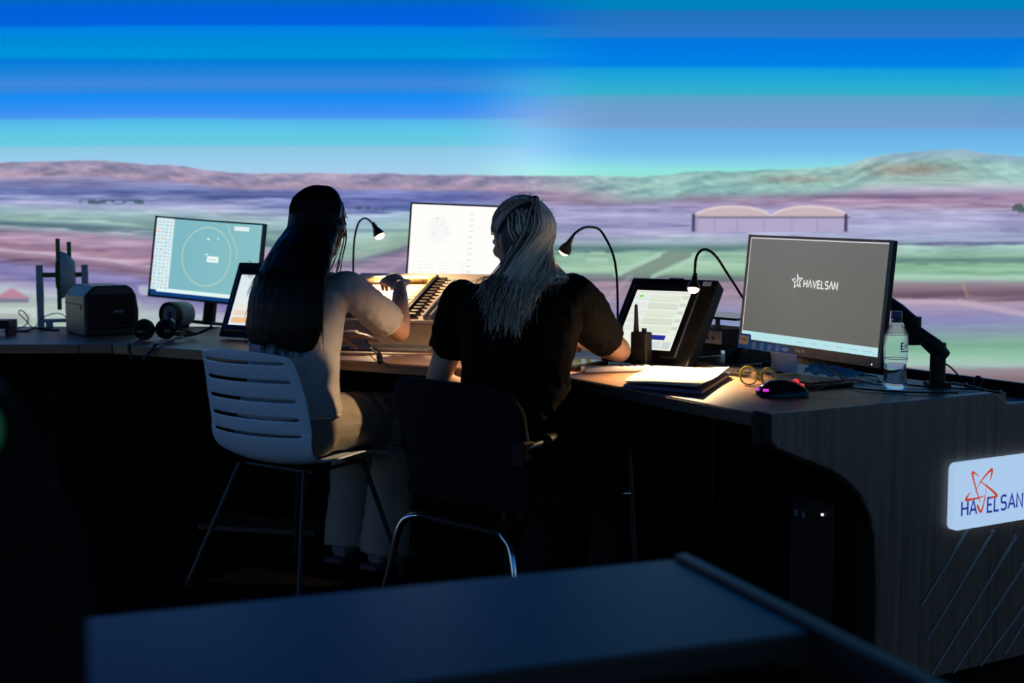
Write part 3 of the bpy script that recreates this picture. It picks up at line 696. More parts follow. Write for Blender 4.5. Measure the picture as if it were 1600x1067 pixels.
# left curved monitor (radar)
tlp = at(249, 338, 5.98)
ML2 = frame(tlp, (.90, -.40, -.060), (.055, .10, 1)) @ T(.293, 0, -.183)
def ui_left(mb, hw, z0, z1):
    mb.rect(-hw, z0, hw, z1, lin(112, 178, 192), .0002)
    nx = 12
    for i in range(nx):
        xa = -hw + 2 * hw * i / nx; xb = -hw + 2 * hw * (i + 1) / nx; mb.rect(xa, z0, xb, z1, lin(122 + 1.2 * i, 182 + .8 * i, 195), .0003)
    mb.rect(-hw, z0, -hw + .085, z1, lin(214, 238, 244), .0005)
    random.seed(9)
    for r_ in range(20):
        for c in range(4):
            mb.rect(-hw + .008 + c * .019, z1 - .018 - r_ * .0150, -hw + .008 + c * .019 + random.uniform(.008, .015), z1 - .012 - r_ * .0150, lin(*random.choice([(180, 205, 215), (160, 190, 200), (190, 210, 200), (225, 200, 170)])), .0007)
    for q in (.2, .52, .9): mb.rect(-hw, z0 + (z1 - z0) * q * .9, -hw + .004, z0 + (z1 - z0) * q * .9 + .012, lin(240, 190, 110), .0008)
    mb.rect(-hw + .02, z0 + .016, hw, z0 + .032, lin(226, 246, 244), .0006)
    mb.rect(-hw, z0, hw, z0 + .016, lin(10, 60, 120), .0007); mb.rect(-hw, z0 + .01, -hw + .028, z0 + .024, lin(10, 60, 120), .0007)
    cx, cz, rr = -.010, .018, .125
    mb.stroke([(cx + rr * math.cos(a), cz + rr * math.sin(a)) for a in [i * math.pi / 32 for i in range(64)]], .0035, lin(196, 214, 190), .0008, closed=True)
    mb.stroke([(cx + .09, z1 - .005), (cx + .11, cz + .11), (cx + .15, cz + .05), (cx + .16, cz)], .003, lin(190, 212, 190), .0008)
    for x, q, s in ((.0, .075, .006), (-.002, .01, .005), (.05, .08, .004), (.014, -.004, .003)): mb.rect(cx + x - s, cz + q - s / 2, cx + x + s, cz + q + s / 2, (.95, 1, 1), .0009)
    mb.rect(cx + .002, cz - .022, cx + .062, cz + .004, lin(236, 246, 246), .0009); mb.rect(cx + .012, cz - .012, cx + .05, cz - .009, lin(170, 200, 205), .001)
    mb.rect(cx + .13, z1 - .03, cx + .21, z1 - .012, lin(222, 240, 242), .0009)
mon_l = monitor('curved monitor with a pale blue radar circle display', ML2 @ Matrix.Scale(1.046, 4), .56, .35, ui_left, chin=.010, curve=.022, group=None)
m = MB(); m.box((0, .045, -.19), (.05, .03, .14)); m.box((0, .02, -.262), (.12, .09, .014)); obj('stand', m, BLACK, mon_l, bevel=.004)

# desk touch panels on tilted housings
def touch_panel(label, M, w, h, ui, lean, th=.055):
    """M: lower front edge centre on the desk; x right, y up the slope, z out of the face"""
    r = thing('touch_panel', label, 'touch screen', M, 'tilted touch panels')
    ca, sa = math.cos(math.radians(lean)), math.sin(math.radians(lean)); yb = (th * ca - .008) / sa; pf = [(0, 0), (h, 0), (h, -th), (yb, -th)]
    m = MB(); m.add([(x, y, z) for x in (-w / 2, w / 2) for y, z in pf], [(0, 1, 2, 3), (7, 6, 5, 4), (0, 4, 5, 1), (1, 5, 6, 2), (2, 6, 7, 3), (3, 7, 4, 0)]); obj('housing', m, BLACK, r, bevel=.006)
    sx = -.012; a = w - .075; b = h - .055
    m = MB(); m.box((sx, h / 2 - .006, .006), (a, b, .014)); scn = obj('tablet', m, BLACKG, r, bevel=.005)
    mb = MB(); ui(mb, a / 2 - .022, b / 2 - .026)
    Q = T(sx, h / 2 - .006, .0135) @ R(-90, 'X')
    for i, p in enumerate(mb.v): mb.v[i] = Q @ p
    flat('display', mb, DISP, scn)
    m = MB(); m.box((sx + a / 2 + .001, h / 2 - .006, .010), (.003, b - .01, .006)); obj('edge_highlight', m, mat('highlight_blue', (.35, .42, .55), .25, metal=.5), scn)  # bluish highlight along the tablet edge, put into the strip's colour
    m = MB(); m.box((0, h + .004, -.018), (.055, .012, .016)); obj('camera_hood', m, GREYP, r, bevel=.002)
    m = MB(); m.box((w / 2 - .035, h - .018, .001), (.03, .016, .003)); obj('badge', m, WHITEP, r)
    m = MB(); m.prism([(-w / 2 + .06, .10), (w / 2 - .06, .10), (w / 2 - .06, h * .75), (-w / 2 + .06, h * .75)], -th - .05, -th); obj('foot_block', m, BLACK, r, bevel=.006)
    return r
def ui_touch(mb, a, b):
    mb.rect(-a, -b, a, b, lin(236, 240, 226), .0002)
    for k in range(5):
        z0 = b - .018 - k * .030
        mb.rect(-a + .062, z0 - .022, a - .030, z0, lin(214, 224, 208) if k % 2 else lin(222, 232, 214), .0004)
        mb.rect(-a + .004, z0 - .022, -a + .030, z0, lin(222, 230, 226), .0004); mb.rect(-a + .033, z0 - .022, -a + .058, z0, lin(226, 232, 228), .0004)
        mb.rect(a - .026, z0 - .012, a - .004, z0, lin(208, 216, 206), .0004)
        mb.rect(-a + .062, z0 - .0232, a - .030, z0 - .022, lin(180, 190, 180), .0005)
    mb.rect(-a + .02, b - .028, -a + .032, b - .020, lin(110, 225, 60), .0006)
    mb.rect(-a + .105, -b + .038, a - .035, -b + .056, lin(38, 46, 150), .0006)
    for k in range(4): mb.rect(-a + .06 + k * .036, -b + .005, -a + .090 + k * .036, -b + .032, lin(*[(196, 214, 224), (226, 220, 190), (212, 220, 224), (206, 214, 214)][k]), .0006)
    mb.rect(-a, b - .012, a, b, lin(226, 232, 224), .0005)
def tp_frame(p0, x, ground, lean):
    """p0 lower edge centre; x along the edge; ground: horizontal direction the face climbs; lean: degrees from horizontal"""
    x = Vector(x).normalized(); g = Vector(ground).normalized(); u = g * math.cos(math.radians(lean)) + Vector((0, 0, 1)) * math.sin(math.radians(lean)); n = x.cross(u)
    M = Matrix.Identity(4)
    for i in range(3): M[i][0] = x[i]; M[i][1] = u[i]; M[i][2] = n[i]; M[i][3] = p0[i]
    return M
g_ = Vector((.60, .80, 0)); x_ = Vector((.80, -.60, 0))
pbr = on(1072, 574, TOP + .012)
touch_panel('tilted touch panel with pale button rows beside the hand radio', tp_frame(pbr - x_ * .160, x_, g_, 53), .325, .335, ui_touch, 53)
def ui_touch2(mb, a, b):
    mb.rect(-a, -b, a, b, lin(228, 236, 240), .0002)
    for k in range(7): mb.rect(-a + .01, -b + .01 + k * .03, a - .02, -b + .032 + k * .03, lin(*[(240, 190, 140), (236, 214, 190), (232, 232, 226), (226, 236, 240), (222, 234, 240), (220, 232, 238), (214, 228, 236)][k]), .0004)
g2 = Vector((.5, .866, 0)); x2 = Vector((.866, -.5, 0))
pbl = at(342, 521, 5.20); pbl.z = TOP + .012
touch_panel('tilted touch panel half hidden by the long black hair', tp_frame(pbl + x2 * .16, x2, g2, 66), .33, .32, ui_touch2, 66)

# ---------------------------------------------------------------- monitor arm
MA_ = T(1.214, 3.72, TOP); arm = mon_r; A0 = Vector((1.214, 3.72, TOP))
m = MB(); m.box((0, 0, .0065), (.062, .062, .012), MA_); m.tube([(0, 0, .01), (0, 0, .125)], .022, 16, MA_); obj('arm_post', m, BLACK, arm, world=True, bevel=.002)
pe = at(1424, 512, 3.73); pw = A0 + Vector((0, 0, .105)); pm = at(1385, 468, 3.86)
m = MB(); m.tube([pw + Vector((.02, 0, -.02)), pw + (pe - pw) * .12, pw + (pe - pw) * .55, pe], [.024, .031, .026, .022], 12, flat=.8); obj('lower_arm', m, BLACK, arm, world=True, smooth='auto')
m = MB(); m.tube([pe + Vector((.01, .02, -.05)), pe + Vector((.01, .02, .03))], .024, 14); obj('elbow_joint', m, BLACK, arm, world=True, smooth='auto')
m = MB(); m.tube([pe + Vector((0, .01, .02)), pe + (pm - pe) * .5 + Vector((0, 0, .012)), pm], [.024, .022, .018], 12, flat=.75); obj('upper_arm', m, BLACK, arm, world=True, smooth='auto')
mc_ = MM @ Vector((0, .055, 0))
m = MB(); m.tube([pm, (pm + mc_) / 2 + Vector((.03, .03, 0)), mc_], .014, 10); obj('tilt_head', m, BLACK, arm, world=True, smooth=True)
m = MB(); m.tube(spline([pe + Vector((-.01, -.03, -.01)), pw + (pe - pw) * .6 + Vector((0, -.035, -.03)), pw + (pe - pw) * .2 + Vector((0, -.035, -.035)), pw + Vector((.03, -.03, -.05)), A0 + Vector((.075, -.02, .006)), A0 + Vector((.09, .02, .006))], 5), .0028, 6); obj('arm_cable', m, RUBBER, arm, world=True, smooth=True)

# ---------------------------------------------------------------- flight strip board
bd_o = Vector((-.75, 4.915, TOP))                     # front left foot of the board
xb = Vector((.966, -.259, 0)); MBD = frame(bd_o, xb); SL = math.radians(17); BW = .80; BD = .50; BZ = .105
brd = thing('strip_board', 'pale sloping desk board carrying the flight strip rack', 'board', MBD)
m = MB(); m.add([(x, y, z) for x in (0, BW) for y, z in ((0, .006), (0, BZ), (BD, BZ + BD * math.tan(SL)), (BD, .006))], [(0, 1, 2, 3), (7, 6, 5, 4), (0, 4, 5, 1), (1, 5, 6, 2), (2, 6, 7, 3), (0, 3, 7, 4)])
obj('body', m, mat('board_cream', (.42, .33, .25), .45, var=.06), brd, bevel=.004)
m = MB(); m.box((BW / 2, -.006, BZ - .004), (BW, .012, .012)); obj('front_lip', m, mat('lip_cream', (.55, .45, .36), .4), brd, bevel=.002)
m = MB(); m.box((BW / 2, -.012, .008), (BW, .022, .014)); obj('foot_rail', m, mat('rail_alu', (.5, .48, .46), .3, metal=.7), brd, bevel=.002)
MSL = MBD @ T(0, 0, BZ) @ R(math.degrees(SL), 'X')     # slope frame: x along, y up the slope, z out
def slope_thing(name, label, cat, x, y, group=None): return thing(name, label, cat, MSL @ T(x, y, .0005), group)
rack = slope_thing('strip_rack', 'slotted rack holding rows of flight progress strips', 'rack', .02, .03)
RW = .33; RH = .42
m = MB(); m.box((RW / 2, RH / 2, .004), (RW, RH, .008)); obj('tray', m, mat('tray_grey', (.10, .09, .08), .5), rack, bevel=.001)
for x in (-.004, RW + .006):
    m = MB(); m.box((x, RH / 2, .010), (.010, RH, .020)); obj('side_rail', m, BLACK, rack, bevel=.001)
for k in range(13):
    m = MB(); m.box((RW + .030, .012 + k * .033, .006), (.036, .015, .012)); obj('rail_tooth', m, mat('tooth_brown', (.045, .03, .02), .5), rack, bevel=.001)
WHST = mat('strip_paper', (.86, .80, .68), .7, var=.03); AMB = mat('strip_amber', (.70, .40, .06), .45); CRE = mat('strip_cream', (.62, .52, .38), .5)
for k in range(12):
    hold = k >= 9
    s_ = slope_thing('flight_strip', ['white paper flight strip in the %s row of the strip rack', 'amber flight strip holder in the %s row of the strip rack'][1 if hold else 0] % ['lowest', 'second lowest', 'third lowest', 'fourth lowest', 'fifth lowest', 'sixth lowest', 'sixth highest', 'fifth highest', 'fourth highest', 'third highest', 'second highest', 'topmost'][k], 'flight strip', .022 + .165, .034 + .016 + k * .0335, 'flight strips in the rack')
    m = MB(); m.box((0, 0, .014), (RW - .012, .028, .009)); obj('holder', m, AMB if hold else CRE, s_, bevel=.0015)
    m = MB(); m.box((.01, 0, .0192), (RW - .06, .023, .0010)); obj('paper_slip', m, AMB if hold and k != 11 else WHST, s_)
    mb = MB(); random.seed(k)
    for q in range(7):
        x = -.12 + q * .038; mb.v += [Vector((x, -.006, .0200)), Vector((x + random.uniform(.010, .026), -.006, .0200)), Vector((x + .018, -.002, .0200)), Vector((x, -.002, .0200))]; mb.f.append([len(mb.v) - 4, len(mb.v) - 3, len(mb.v) - 2, len(mb.v) - 1]); mb.c.append((.12, .10, .1))
    flat('strip_marks', mb, attrcol('ink', .6), s_)
# clear rule channel and paper on the slope right of the rack
rl = slope_thing('ruler_channel', 'narrow empty strip channel to the right of the rack', 'channel', .435, .02)
for x in (0, .026):
    m = MB(); m.box((x, .20, .007), (.007, .40, .014)); obj('channel_wall', m, GREYP, rl, bevel=.001)
m = MB(); m.box((.013, .20, .002), (.026, .40, .004)); obj('channel_floor', m, mat('board_cream', (.4, .3, .2)), rl)
m = MB(); m.box((0, .11, .0012), (.24, .22, .0012)); tag(obj('paper_sheet', m, PAPER), 'white paper sheet glowing under the lamp on the sloping board', 'paper').matrix_basis = MSL @ T(.60, .02, .0005)
# things lying on the desk before the board
o_ = on(600, 557, TOP)
m = MB(); m.box((0, 0, .004), (.30, .045, .008)); t = tag(obj('document_ruler', m, mat('alu_ruler', (.6, .6, .6), .3, metal=.6), bevel=.002), 'flat silver ruler lying before the strip board', 'ruler'); t.matrix_basis = frame(MBD @ Vector((.33, -.055, 0)), xb) @ T(0, 0, .0005)
cj = thing('cable_joint', 'thin black cable with an inline plug hanging over the desk edge', 'cable', T(*on(590, 560, TOP)))
q0 = on(590, 560, TOP)
def loc(p): return Vector(p) - q0
m = MB(); m.tube(spline([loc(at(571, 530, 4.72)), loc(at(580, 545, 4.60)), loc(at(592, 555, 4.38)), loc(at(600, 567, 4.335)), loc(at(615, 574, 4.33)), loc(at(630, 576, 4.34)), loc(at(650, 570, 4.36)), loc(at(664, 567, 4.40))], 5), .0026, 6); obj('cord', m, RUBBER, cj, smooth=True)
m = MB(); m.tube([loc(at(592, 551, 4.40)), loc(at(593, 557, 4.36)), loc(at(594, 567, 4.335))], [.007, .011, .008], 8); obj('inline_plug', m, BLACK, cj)

# ---------------------------------------------------------------- right desk props
def Rp(x, y, z=TOP): return MR @ Vector((x, y, z))
def on_r(x, y, ang=0, z=TOP + .0004): return MR @ T(x, y, z) @ R(ang, 'Z')
# folder with papers
p1, p2, p3, p4 = [Vector((*v, 0)) for v in ((-.600, -.005), (-.915, .335), (-.655, .425), (-.355, .080))]
fo = thing('document_folder', 'open dark blue folder with a stack of white papers under the lamp', 'folder', on_r(-.63, .21, 0)); c0 = Vector((-.63, .21, 0))
def sheet(mb, k, z, lift=0, sh=0, th=.0012):
    """a slightly curled sheet, bilinear over the four corners"""
    q = [a - c0 for a in (p1, p4, p3, p2)]; nx, ny = 10, 6; vs = []
    for j in range(ny + 1):
        for i in range(nx + 1):
            u = i / nx * k + sh * .02; v = j / ny * (1 - .04 * sh); p = (q[0] * (1 - v) + q[1] * v) * (1 - u) + (q[3] * (1 - v) + q[2] * v) * u
            vs.append((p.x, p.y, z + lift * (v ** 3 * .6 + (1 - u) ** 2 * .25 * math.sin(v * 3.1) + .2 * math.sin(u * 6 + v * 2)) + .0))
    n = len(vs); vs += [(x, y, zz - th) for x, y, zz in vs]; W = nx + 1
    fs = [(j * W + i, j * W + i + 1, (j + 1) * W + i + 1, (j + 1) * W + i) for j in range(ny) for i in range(nx)]
    fs += [tuple(n + a for a in f[::-1]) for f in fs]
    bnd = [i for i in range(W)] + [j * W + nx for j in range(1, ny + 1)] + [ny * W + i for i in range(nx - 1, -1, -1)] + [j * W for j in range(ny - 1, 0, -1)]
    fs += [(bnd[i], n + bnd[i], n + bnd[(i + 1) % len(bnd)], bnd[(i + 1) % len(bnd)]) for i in range(len(bnd))]
    mb.add(vs, fs)
m = MB(); sheet(m, 1.0, .010, .004, 0, .009); obj('cover', m, mat('folder_blue', (.03, .05, .14), .4), fo, smooth='auto')
for i, (z, l) in enumerate(((.0155, .010), (.0175, .014), (.0195, .018))):
    m = MB(); sheet(m, .93 + .02 * (2 - i), z, l, 2 - i); obj('paper_sheet', m, PAPER, fo, smooth='auto')
# remote handset
rm = thing('remote_handset', 'white slim handset with black keys lying before the radio', 'handset', on_r(-.937, .195, 0) @ R(-106, 'Z') @ T(0, 0, 0))
MRm = None
m = MB(); m.box((-.006, 0, .010), (.222, .048, .018)); obj('body', m, WHITEP, rm, bevel=.005)
for k in range(4):
    for j in range(2):
        m = MB(); m.box((-.02 - k * .022, -.010 + j * .02, .0195), (.014, .012, .003)); obj('key', m, BLACK, rm, bevel=.001)
m = MB(); m.box((.07, 0, .0192), (.06, .03, .002)); obj('label_plate', m, GREYP, rm)
# hand radio
hr = thing('hand_radio', 'black handheld radio with stubby antenna standing before the touch panel', 'radio', T(*on(1001, 576, TOP)) @ R(-38, 'Z'))
m = MB(); m.prism([(-.028, -.018), (.028, -.018), (.032, -.006), (.032, .018), (-.032, .018), (-.032, -.006)], .001, .118)
obj('body', m, BLACK, hr, bevel=.005)
m = MB(); m.tube([(-.018, 0, .112), (-.018, 0, .125), (-.018, 0, .150), (-.019, 0, .195), (-.019, 0, .205)], [.0085, .0085, .0070, .0055, .004], 10); obj('antenna', m, RUBBER, hr, smooth=True)
m = MB(); m.tube([(.012, 0, .116), (.012, 0, .130)], .008, 12); obj('knob', m, BLACK, hr, smooth='auto')
m = MB(); m.box((0, -.0185, .085), (.040, .002, .030)); obj('small_screen', m, BLACKG, hr)
for k in range(3):
    m = MB(); m.box((0, -.0188, .055 - k * .012), (.036, .002, .006)); obj('speaker_slot', m, DARK, hr)
# phone set lying under the elbow
ph = thing('desk_phone', 'flat dark device with a greenish glass lying beside the bent elbow', 'phone', on_r(-1.10, .160, 0) @ R(-62, 'Z'))
m = MB(); m.box((0, 0, .009), (.21, .12, .016)); obj('body', m, BLACK, ph, bevel=.004)
m = MB(); m.box((0, 0, .0178), (.18, .095, .002)); obj('glass', m, mat('green_glass', (.05, .09, .09), .15), ph)
m = MB(); m.tube([(.10, -.05, .02), (.10, -.05, .026)], .004, 8); obj('button', m, CHROME, ph)
ch = thing('cable_coil', 'coiled black cable lying behind the bent elbow', 'cable', on_r(-1.27, .215, 0))
m = MB(); m.tube([(.038 * math.cos(a), .038 * math.sin(a), .006 + .0022 * a) for a in [i * .3 for i in range(46)]], .0035, 6); obj('cord', m, RUBBER, ch, smooth=True)
# keyboards
def keyboard(label, M, w, d, rows, lit=False):
    k_ = thing('keyboard', label, 'keyboard', M, 'keyboards on the right console')
    m = MB(); m.prism([(-w / 2, -d / 2), (w / 2, -d / 2), (w / 2, d / 2), (-w / 2, d / 2)], .001, .014); obj('case', m, BLACK, k_, bevel=.005)
    keys = MB(); n = int(w / .0205)
    for r_ in range(rows):
        for c in range(n):
            x = -w / 2 + .018 + c * (w - .03) / n; y = -d / 2 + .018 + r_ * (d - .03) / rows
            if r_ == 0 and 3 < c < 9:
                if c == 4: keys.box((x + .04, y, .0165), (.098, .014, .006))
                continue
            keys.box((x, y, .0165), (.0155, .0145, .006))
    kk = obj('keys', keys, mat('key_black', (.03, .03, .033), .4), k_, bevel=0); kk['kind'] = 'stuff'
    m = MB(); m.box((w / 2 - .03, d / 2 - .008, .0145), (.03, .004, .001)); obj('status_lights', m, WHITEP, k_)
    return k_
keyboard('black keyboard behind the folder reaching under the glasses', on_r(-.695, .505, 0), .325, .130, 5)
keyboard('second black keyboard in the shade below the monitor', on_r(-.405, .495, 0), .235, .155, 6)
# mouse
mo = thing('computer_mouse', 'black computer mouse with red and magenta lights', 'mouse', on_r(-.245, .265, 0) @ R(66, 'Z') @ Matrix.Scale(1.12, 4))
prof = [(-.062, .022, .010), (-.055, .029, .022), (-.03, .033, .036), (0, .031, .040), (.03, .028, .034), (.052, .027, .022), (.060, .022, .012)]
m = MB(); rings = []
for x, hw, hz in prof:
    rings.append([(x, hw * math.cos(a) * (1.0 if math.sin(a) < .2 else .96), max(.001, .002 + hz * (max(0, math.sin(a)) ** .75))) for a in [math.pi * k / 9 for k in range(10)]] + [(x, -hw * .8, .001), (x, hw * .8, .001)])
m.loft(rings); obj('shell', m, BLACKG, mo, smooth='auto')
m = MB(); m.tube([(.034, -.004, .034), (.034, .004, .034)], .0075, 12); obj('scroll_wheel', m, mat('red_led', (.3, .02, .03), .4, emit=(1, .05, .08), estr=.8), mo, label='red lit scroll wheel')
m = MB(); m.tube([(.048, -.012, .028), (.052, .0, .024), (.050, .012, .026)], .003, 6); obj('front_light', m, mat('red_led', (1, 0, 0)), mo, label='red front light')
m = MB(); m.box((-.048, -.0265, .018), (.013, .004, .006)); obj('side_light', m, mat('magenta_led', (.3, .02, .3), .4, emit=(.75, .04, .8), estr=.9), mo, label='magenta side light')
m = MB(); m.box((-.061, -.004, .018), (.004, .009, .006)); obj('rear_light', m, mat('magenta_led', (1, 0, 1)), mo, label='magenta rear light')
m = MB(); m.tube(spline([(.060, 0, .010), (.09, .01, .012), (.14, .03, .028), (.20, .05, .030), (.27, .10, .012), (.33, .16, .004), (.38, .2, .004)], 5), .0022, 6); obj('cable', m, mat('dark_red_cable', (.10, .02, .018), .5), mo, smooth=True)
# spectacles
gl = thing('eyeglasses', 'round yellow framed spectacles lying by the mouse', 'glasses', on_r(-.435, .345, 0) @ R(20, 'Z'))
RIM = mat('yellow_acetate', (.50, .42, .04), .3)
GLS = mat('lens_glass', (.85, .85, .85), .02, var=0, trans=1.0, alpha=.35)
for sx_ in (-.032, .032):
    c = Vector((sx_, 0, .029)); m = MB(); P = [c + Vector((.0255 * math.cos(a), -.004 * math.cos(a) * (1 if sx_ > 0 else -1), .0265 * math.sin(a))) for a in [i * math.pi / 12 for i in range(25)]]
    m.tube(P, .0028, 8, caps=False); obj('rim', m, RIM, gl, smooth=True)
    m = MB(); m.tube([c + Vector((0, -.0008, 0)), c + Vector((0, .0008, 0))], .0245, 24, ref=(0, 0, 1)); obj('lens', m, GLS, gl)
    s_ = 1 if sx_ > 0 else -1
    m = MB(); m.tube(spline([c + Vector((s_ * .026, 0, .008)), c + Vector((s_ * .030, .03, .007)), c + Vector((s_ * .028, .09, .004)), c + Vector((s_ * .026, .125, .000)), c + Vector((s_ * .024, .140, -.004))], 4), .0026, 6); obj('temple', m, RIM, gl, smooth=True)
m = MB(); m.tube(spline([(-.008, 0, .034), (0, -.003, .039), (.008, 0, .034)], 4), .0025, 6); obj('bridge', m, RIM, gl, smooth=True)
# bottle
bt = thing('water_bottle', 'half full clear plastic water bottle with dark blue cap', 'bottle', T(*on(1398, 610, TOP + .0005)))
PET = mat('clear_plastic', (.90, .95, .97), .05, var=0, trans=1.0, ior=1.12, alpha=.55)
prof = [(.006, .004), (.026, .001), (.031, .006), (.0335, .016), (.0325, .030), (.0300, .050), (.0296, .075), (.0325, .085), (.0328, .120), (.0325, .150), (.0300, .160), (.0200, .180), (.0135, .190), (.0130, .198), (.0130, .206)]
m = MB(); m.lathe(prof, 28); m.f = m.f[:-1]; m.c = m.c[:-1]; obj('shell', m, PET, bt, smooth=True)
m = MB(); m.lathe([(.0005, .006), (.026, .0055), (.0312, .016), (.0302, .030), (.0280, .050), (.0276, .070), (.0290, .0752), (.0005, .0752)], 28); obj('water', m, mat('water', (.55, .72, .85), .02, var=0, trans=1.0, ior=1.33), bt, smooth='auto')
m = MB(); m.lathe([(.0155, .197), (.0160, .199), (.0160, .218), (.0150, .2205), (.002, .2205)], 28); obj('cap', m, mat('cap_blue', (.005, .02, .12), .35), bt, smooth='auto')
m = MB(); m.lathe([(.0150, .190), (.0150, .195)], 24, caps=True); obj('neck_ring', m, mat('cap_blue', (0, 0, 1)), bt, smooth='auto')
for zz in (.090, .157):
    m = MB(); m.tube([(.0331 * math.cos(a), .0331 * math.sin(a), zz) for a in [i * math.pi / 12 for i in range(25)]], .0008, 5, caps=False); obj('moulded_ring', m, mat('blue_rim', (.05, .16, .35), .2), bt, smooth=True)
mb = MB(); tw = letters(MB(), 'Eri', 0, 0, .018, .003, (0, 0, 0)); letters(mb, 'Eri', -.004, .118, .017, .0036, lin(24, 62, 138), 0, .26, .9); mb.rect(-.006, .110, .024, .113, lin(24, 62, 138), 0)
for i, p in enumerate(mb.v):
    a = p.x / .0332 - math.pi / 2 + .28; mb.v[i] = Vector((.0334 * math.cos(a), .0334 * math.sin(a), p.z))
flat('label_print', mb, attrcol('label_ink', .4), bt, 'blue printed lettering')
# curled paper sheet and blue mask below the monitor
m = MB(); rings = []
for j in range(9):
    a = j / 8; rings.append([(-.06 + .12 * i / 4, .020 * math.sin(a * 1.9) - .02 * a, .003 + .064 * a) for i in range(5)])
m.loft(rings, caps=False, closed=False); t = tag(obj('paper_sheet', m, mat('grey_paper', (.62, .68, .78), .7), smooth=True), 'curled pale sheet standing under the monitor sticker', 'paper'); t.matrix_basis = on_r(-.625, .605, 0); sd = t.modifiers.new('thick', 'SOLIDIFY'); sd.thickness = .0008
mk = thing('face_mask', 'crumpled light blue face mask lying under the monitor', 'mask', on_r(-.47, .675, 10))
m = MB(); rings = []
for j in range(9):
    v = j / 8; rings.append([(-.09 + .18 * i / 12, -.035 + .07 * v, .012 + .022 * math.sin(v * 3.14) * (1 - (i / 12) ** 2 * .6) + .006 * math.sin(i * 1.7 + j * 2.3)) for i in range(13)])
m.loft(rings, caps=False, closed=False); t = obj('fabric', m, mat('mask_blue', (.16, .46, .62), .8), mk, smooth=True); sd = t.modifiers.new('thick', 'SOLIDIFY'); sd.thickness = .002
m = MB(); m.tube(spline([(.08, -.03, .012), (.13, -.05, .004), (.15, .0, .01), (.12, .03, .004), (.08, .03, .012)], 5), .0015, 6); obj('ear_loop', m, mat('mask_blue', (1, 1, 1)), mk, smooth=True)
# small computer on its black tray behind the keyboard
mp = thing('mini_computer', 'small flat computer with a silver front behind the touch panel', 'computer', on_r(-1.03, .68, 6, TOP + .0605))
m = MB(); m.box((0, 0, .028), (.19, .16, .052)); obj('case', m, BLACK, mp, bevel=.004)
m = MB(); m.box((0, -.082, .028), (.19, .006, .044)); fr = obj('front_plate', m, mat('silver_front', (.45, .47, .52), .35, metal=.4), mp, bevel=.002)
for x, w_ in ((-.05, .020), (-.02, .014), (.03, .014), (.06, .010)):
    m = MB(); m.box((x, -.0855, .026), (w_, .002, .008)); obj('port', m, BLACK, fr)
tr_ = thing('equipment_tray', 'black open tray with blue lit edges holding the small computer', 'tray', on_r(-1.03, .70, 6))
m = MB(); m.box((0, 0, .055), (.27, .24, .008)); obj('shelf', m, BLACKG, tr_, bevel=.002)
for x in (-.131, .131):
    m = MB(); m.box((x, 0, .028), (.008, .24, .054)); obj('side_wall', m, BLACK, tr_, bevel=.002)
m = MB(); m.box((0, .02, .150), (.27, .20, .008)); obj('upper_shelf', m, BLACKG, tr_, bevel=.002)
for x in (-.127, .127):
    m = MB(); m.box((x, .10, .10), (.012, .012, .10)); obj('upright', m, BLACK, tr_)
m = MB(); m.add([(.141, -.14, .006), (.141, .10, .150), (.141, .12, .150), (.141, -.10, .006), (.151, -.14, .006), (.151, .10, .150), (.151, .12, .150), (.151, -.10, .006)], [(0, 1, 2, 3), (4, 7, 6, 5), (0, 4, 5, 1), (2, 6, 7, 3), (1, 5, 6, 2), (0, 3, 7, 4)]); obj('brace', m, BLACKG, tr_)
# cables on the right desk
def cable(label, pts, r=.0028, name='cable', m_=RUBBER):
    p0 = Vector(pts[0]); o = Vector((p0.x, p0.y, p0.z)); mb = MB(); mb.tube(spline([Vector(p) - o for p in pts], 6), r, 6)
    t = tag(obj(name, mb, m_, smooth=True), label, 'cable', 'cables on the desks'); t.location = o; return t
zc = TOP + .005
cable('black cable hanging from the monitor and looping to the bottle', [MM @ Vector((.04, .03, -HM / 2 + .02)), MM @ Vector((.045, .03, -HM / 2 - .02)), Rp(-.36, .575, TOP + .03), Rp(-.32, .575, zc), Rp(-.30, .56, zc), Rp(-.22, .53, zc), Rp(-.10, .60, zc), Rp(-.03, .70, zc)])
cable('black cable snaking on the desk behind the second keyboard', [Rp(-.62, .74, zc), Rp(-.55, .77, zc), Rp(-.40, .765, TOP + .008), Rp(-.32, .70, zc), Rp(-.24, .68, TOP + .012), Rp(-.18, .72, zc), Rp(-.05, .80, zc)])
lp = [at(1535, 612, 3.84), at(1524, 603, 3.84), at(1522, 595, 3.84), at(1527, 588, 3.84), at(1534, 592, 3.84), at(1534, 600, 3.84), at(1527, 610, 3.84), at(1510, 613, 3.84)]
cable('small upright loop of black cable behind the side panel', lp, .0030)
cable('black cable trailing from the monitor arm along the rear edge', [Rp(.0, .835, zc), Rp(.01, .80, zc), at(1490, 598, 3.80), at(1497, 604, 3.78), at(1512, 609, 3.78)], .0035)

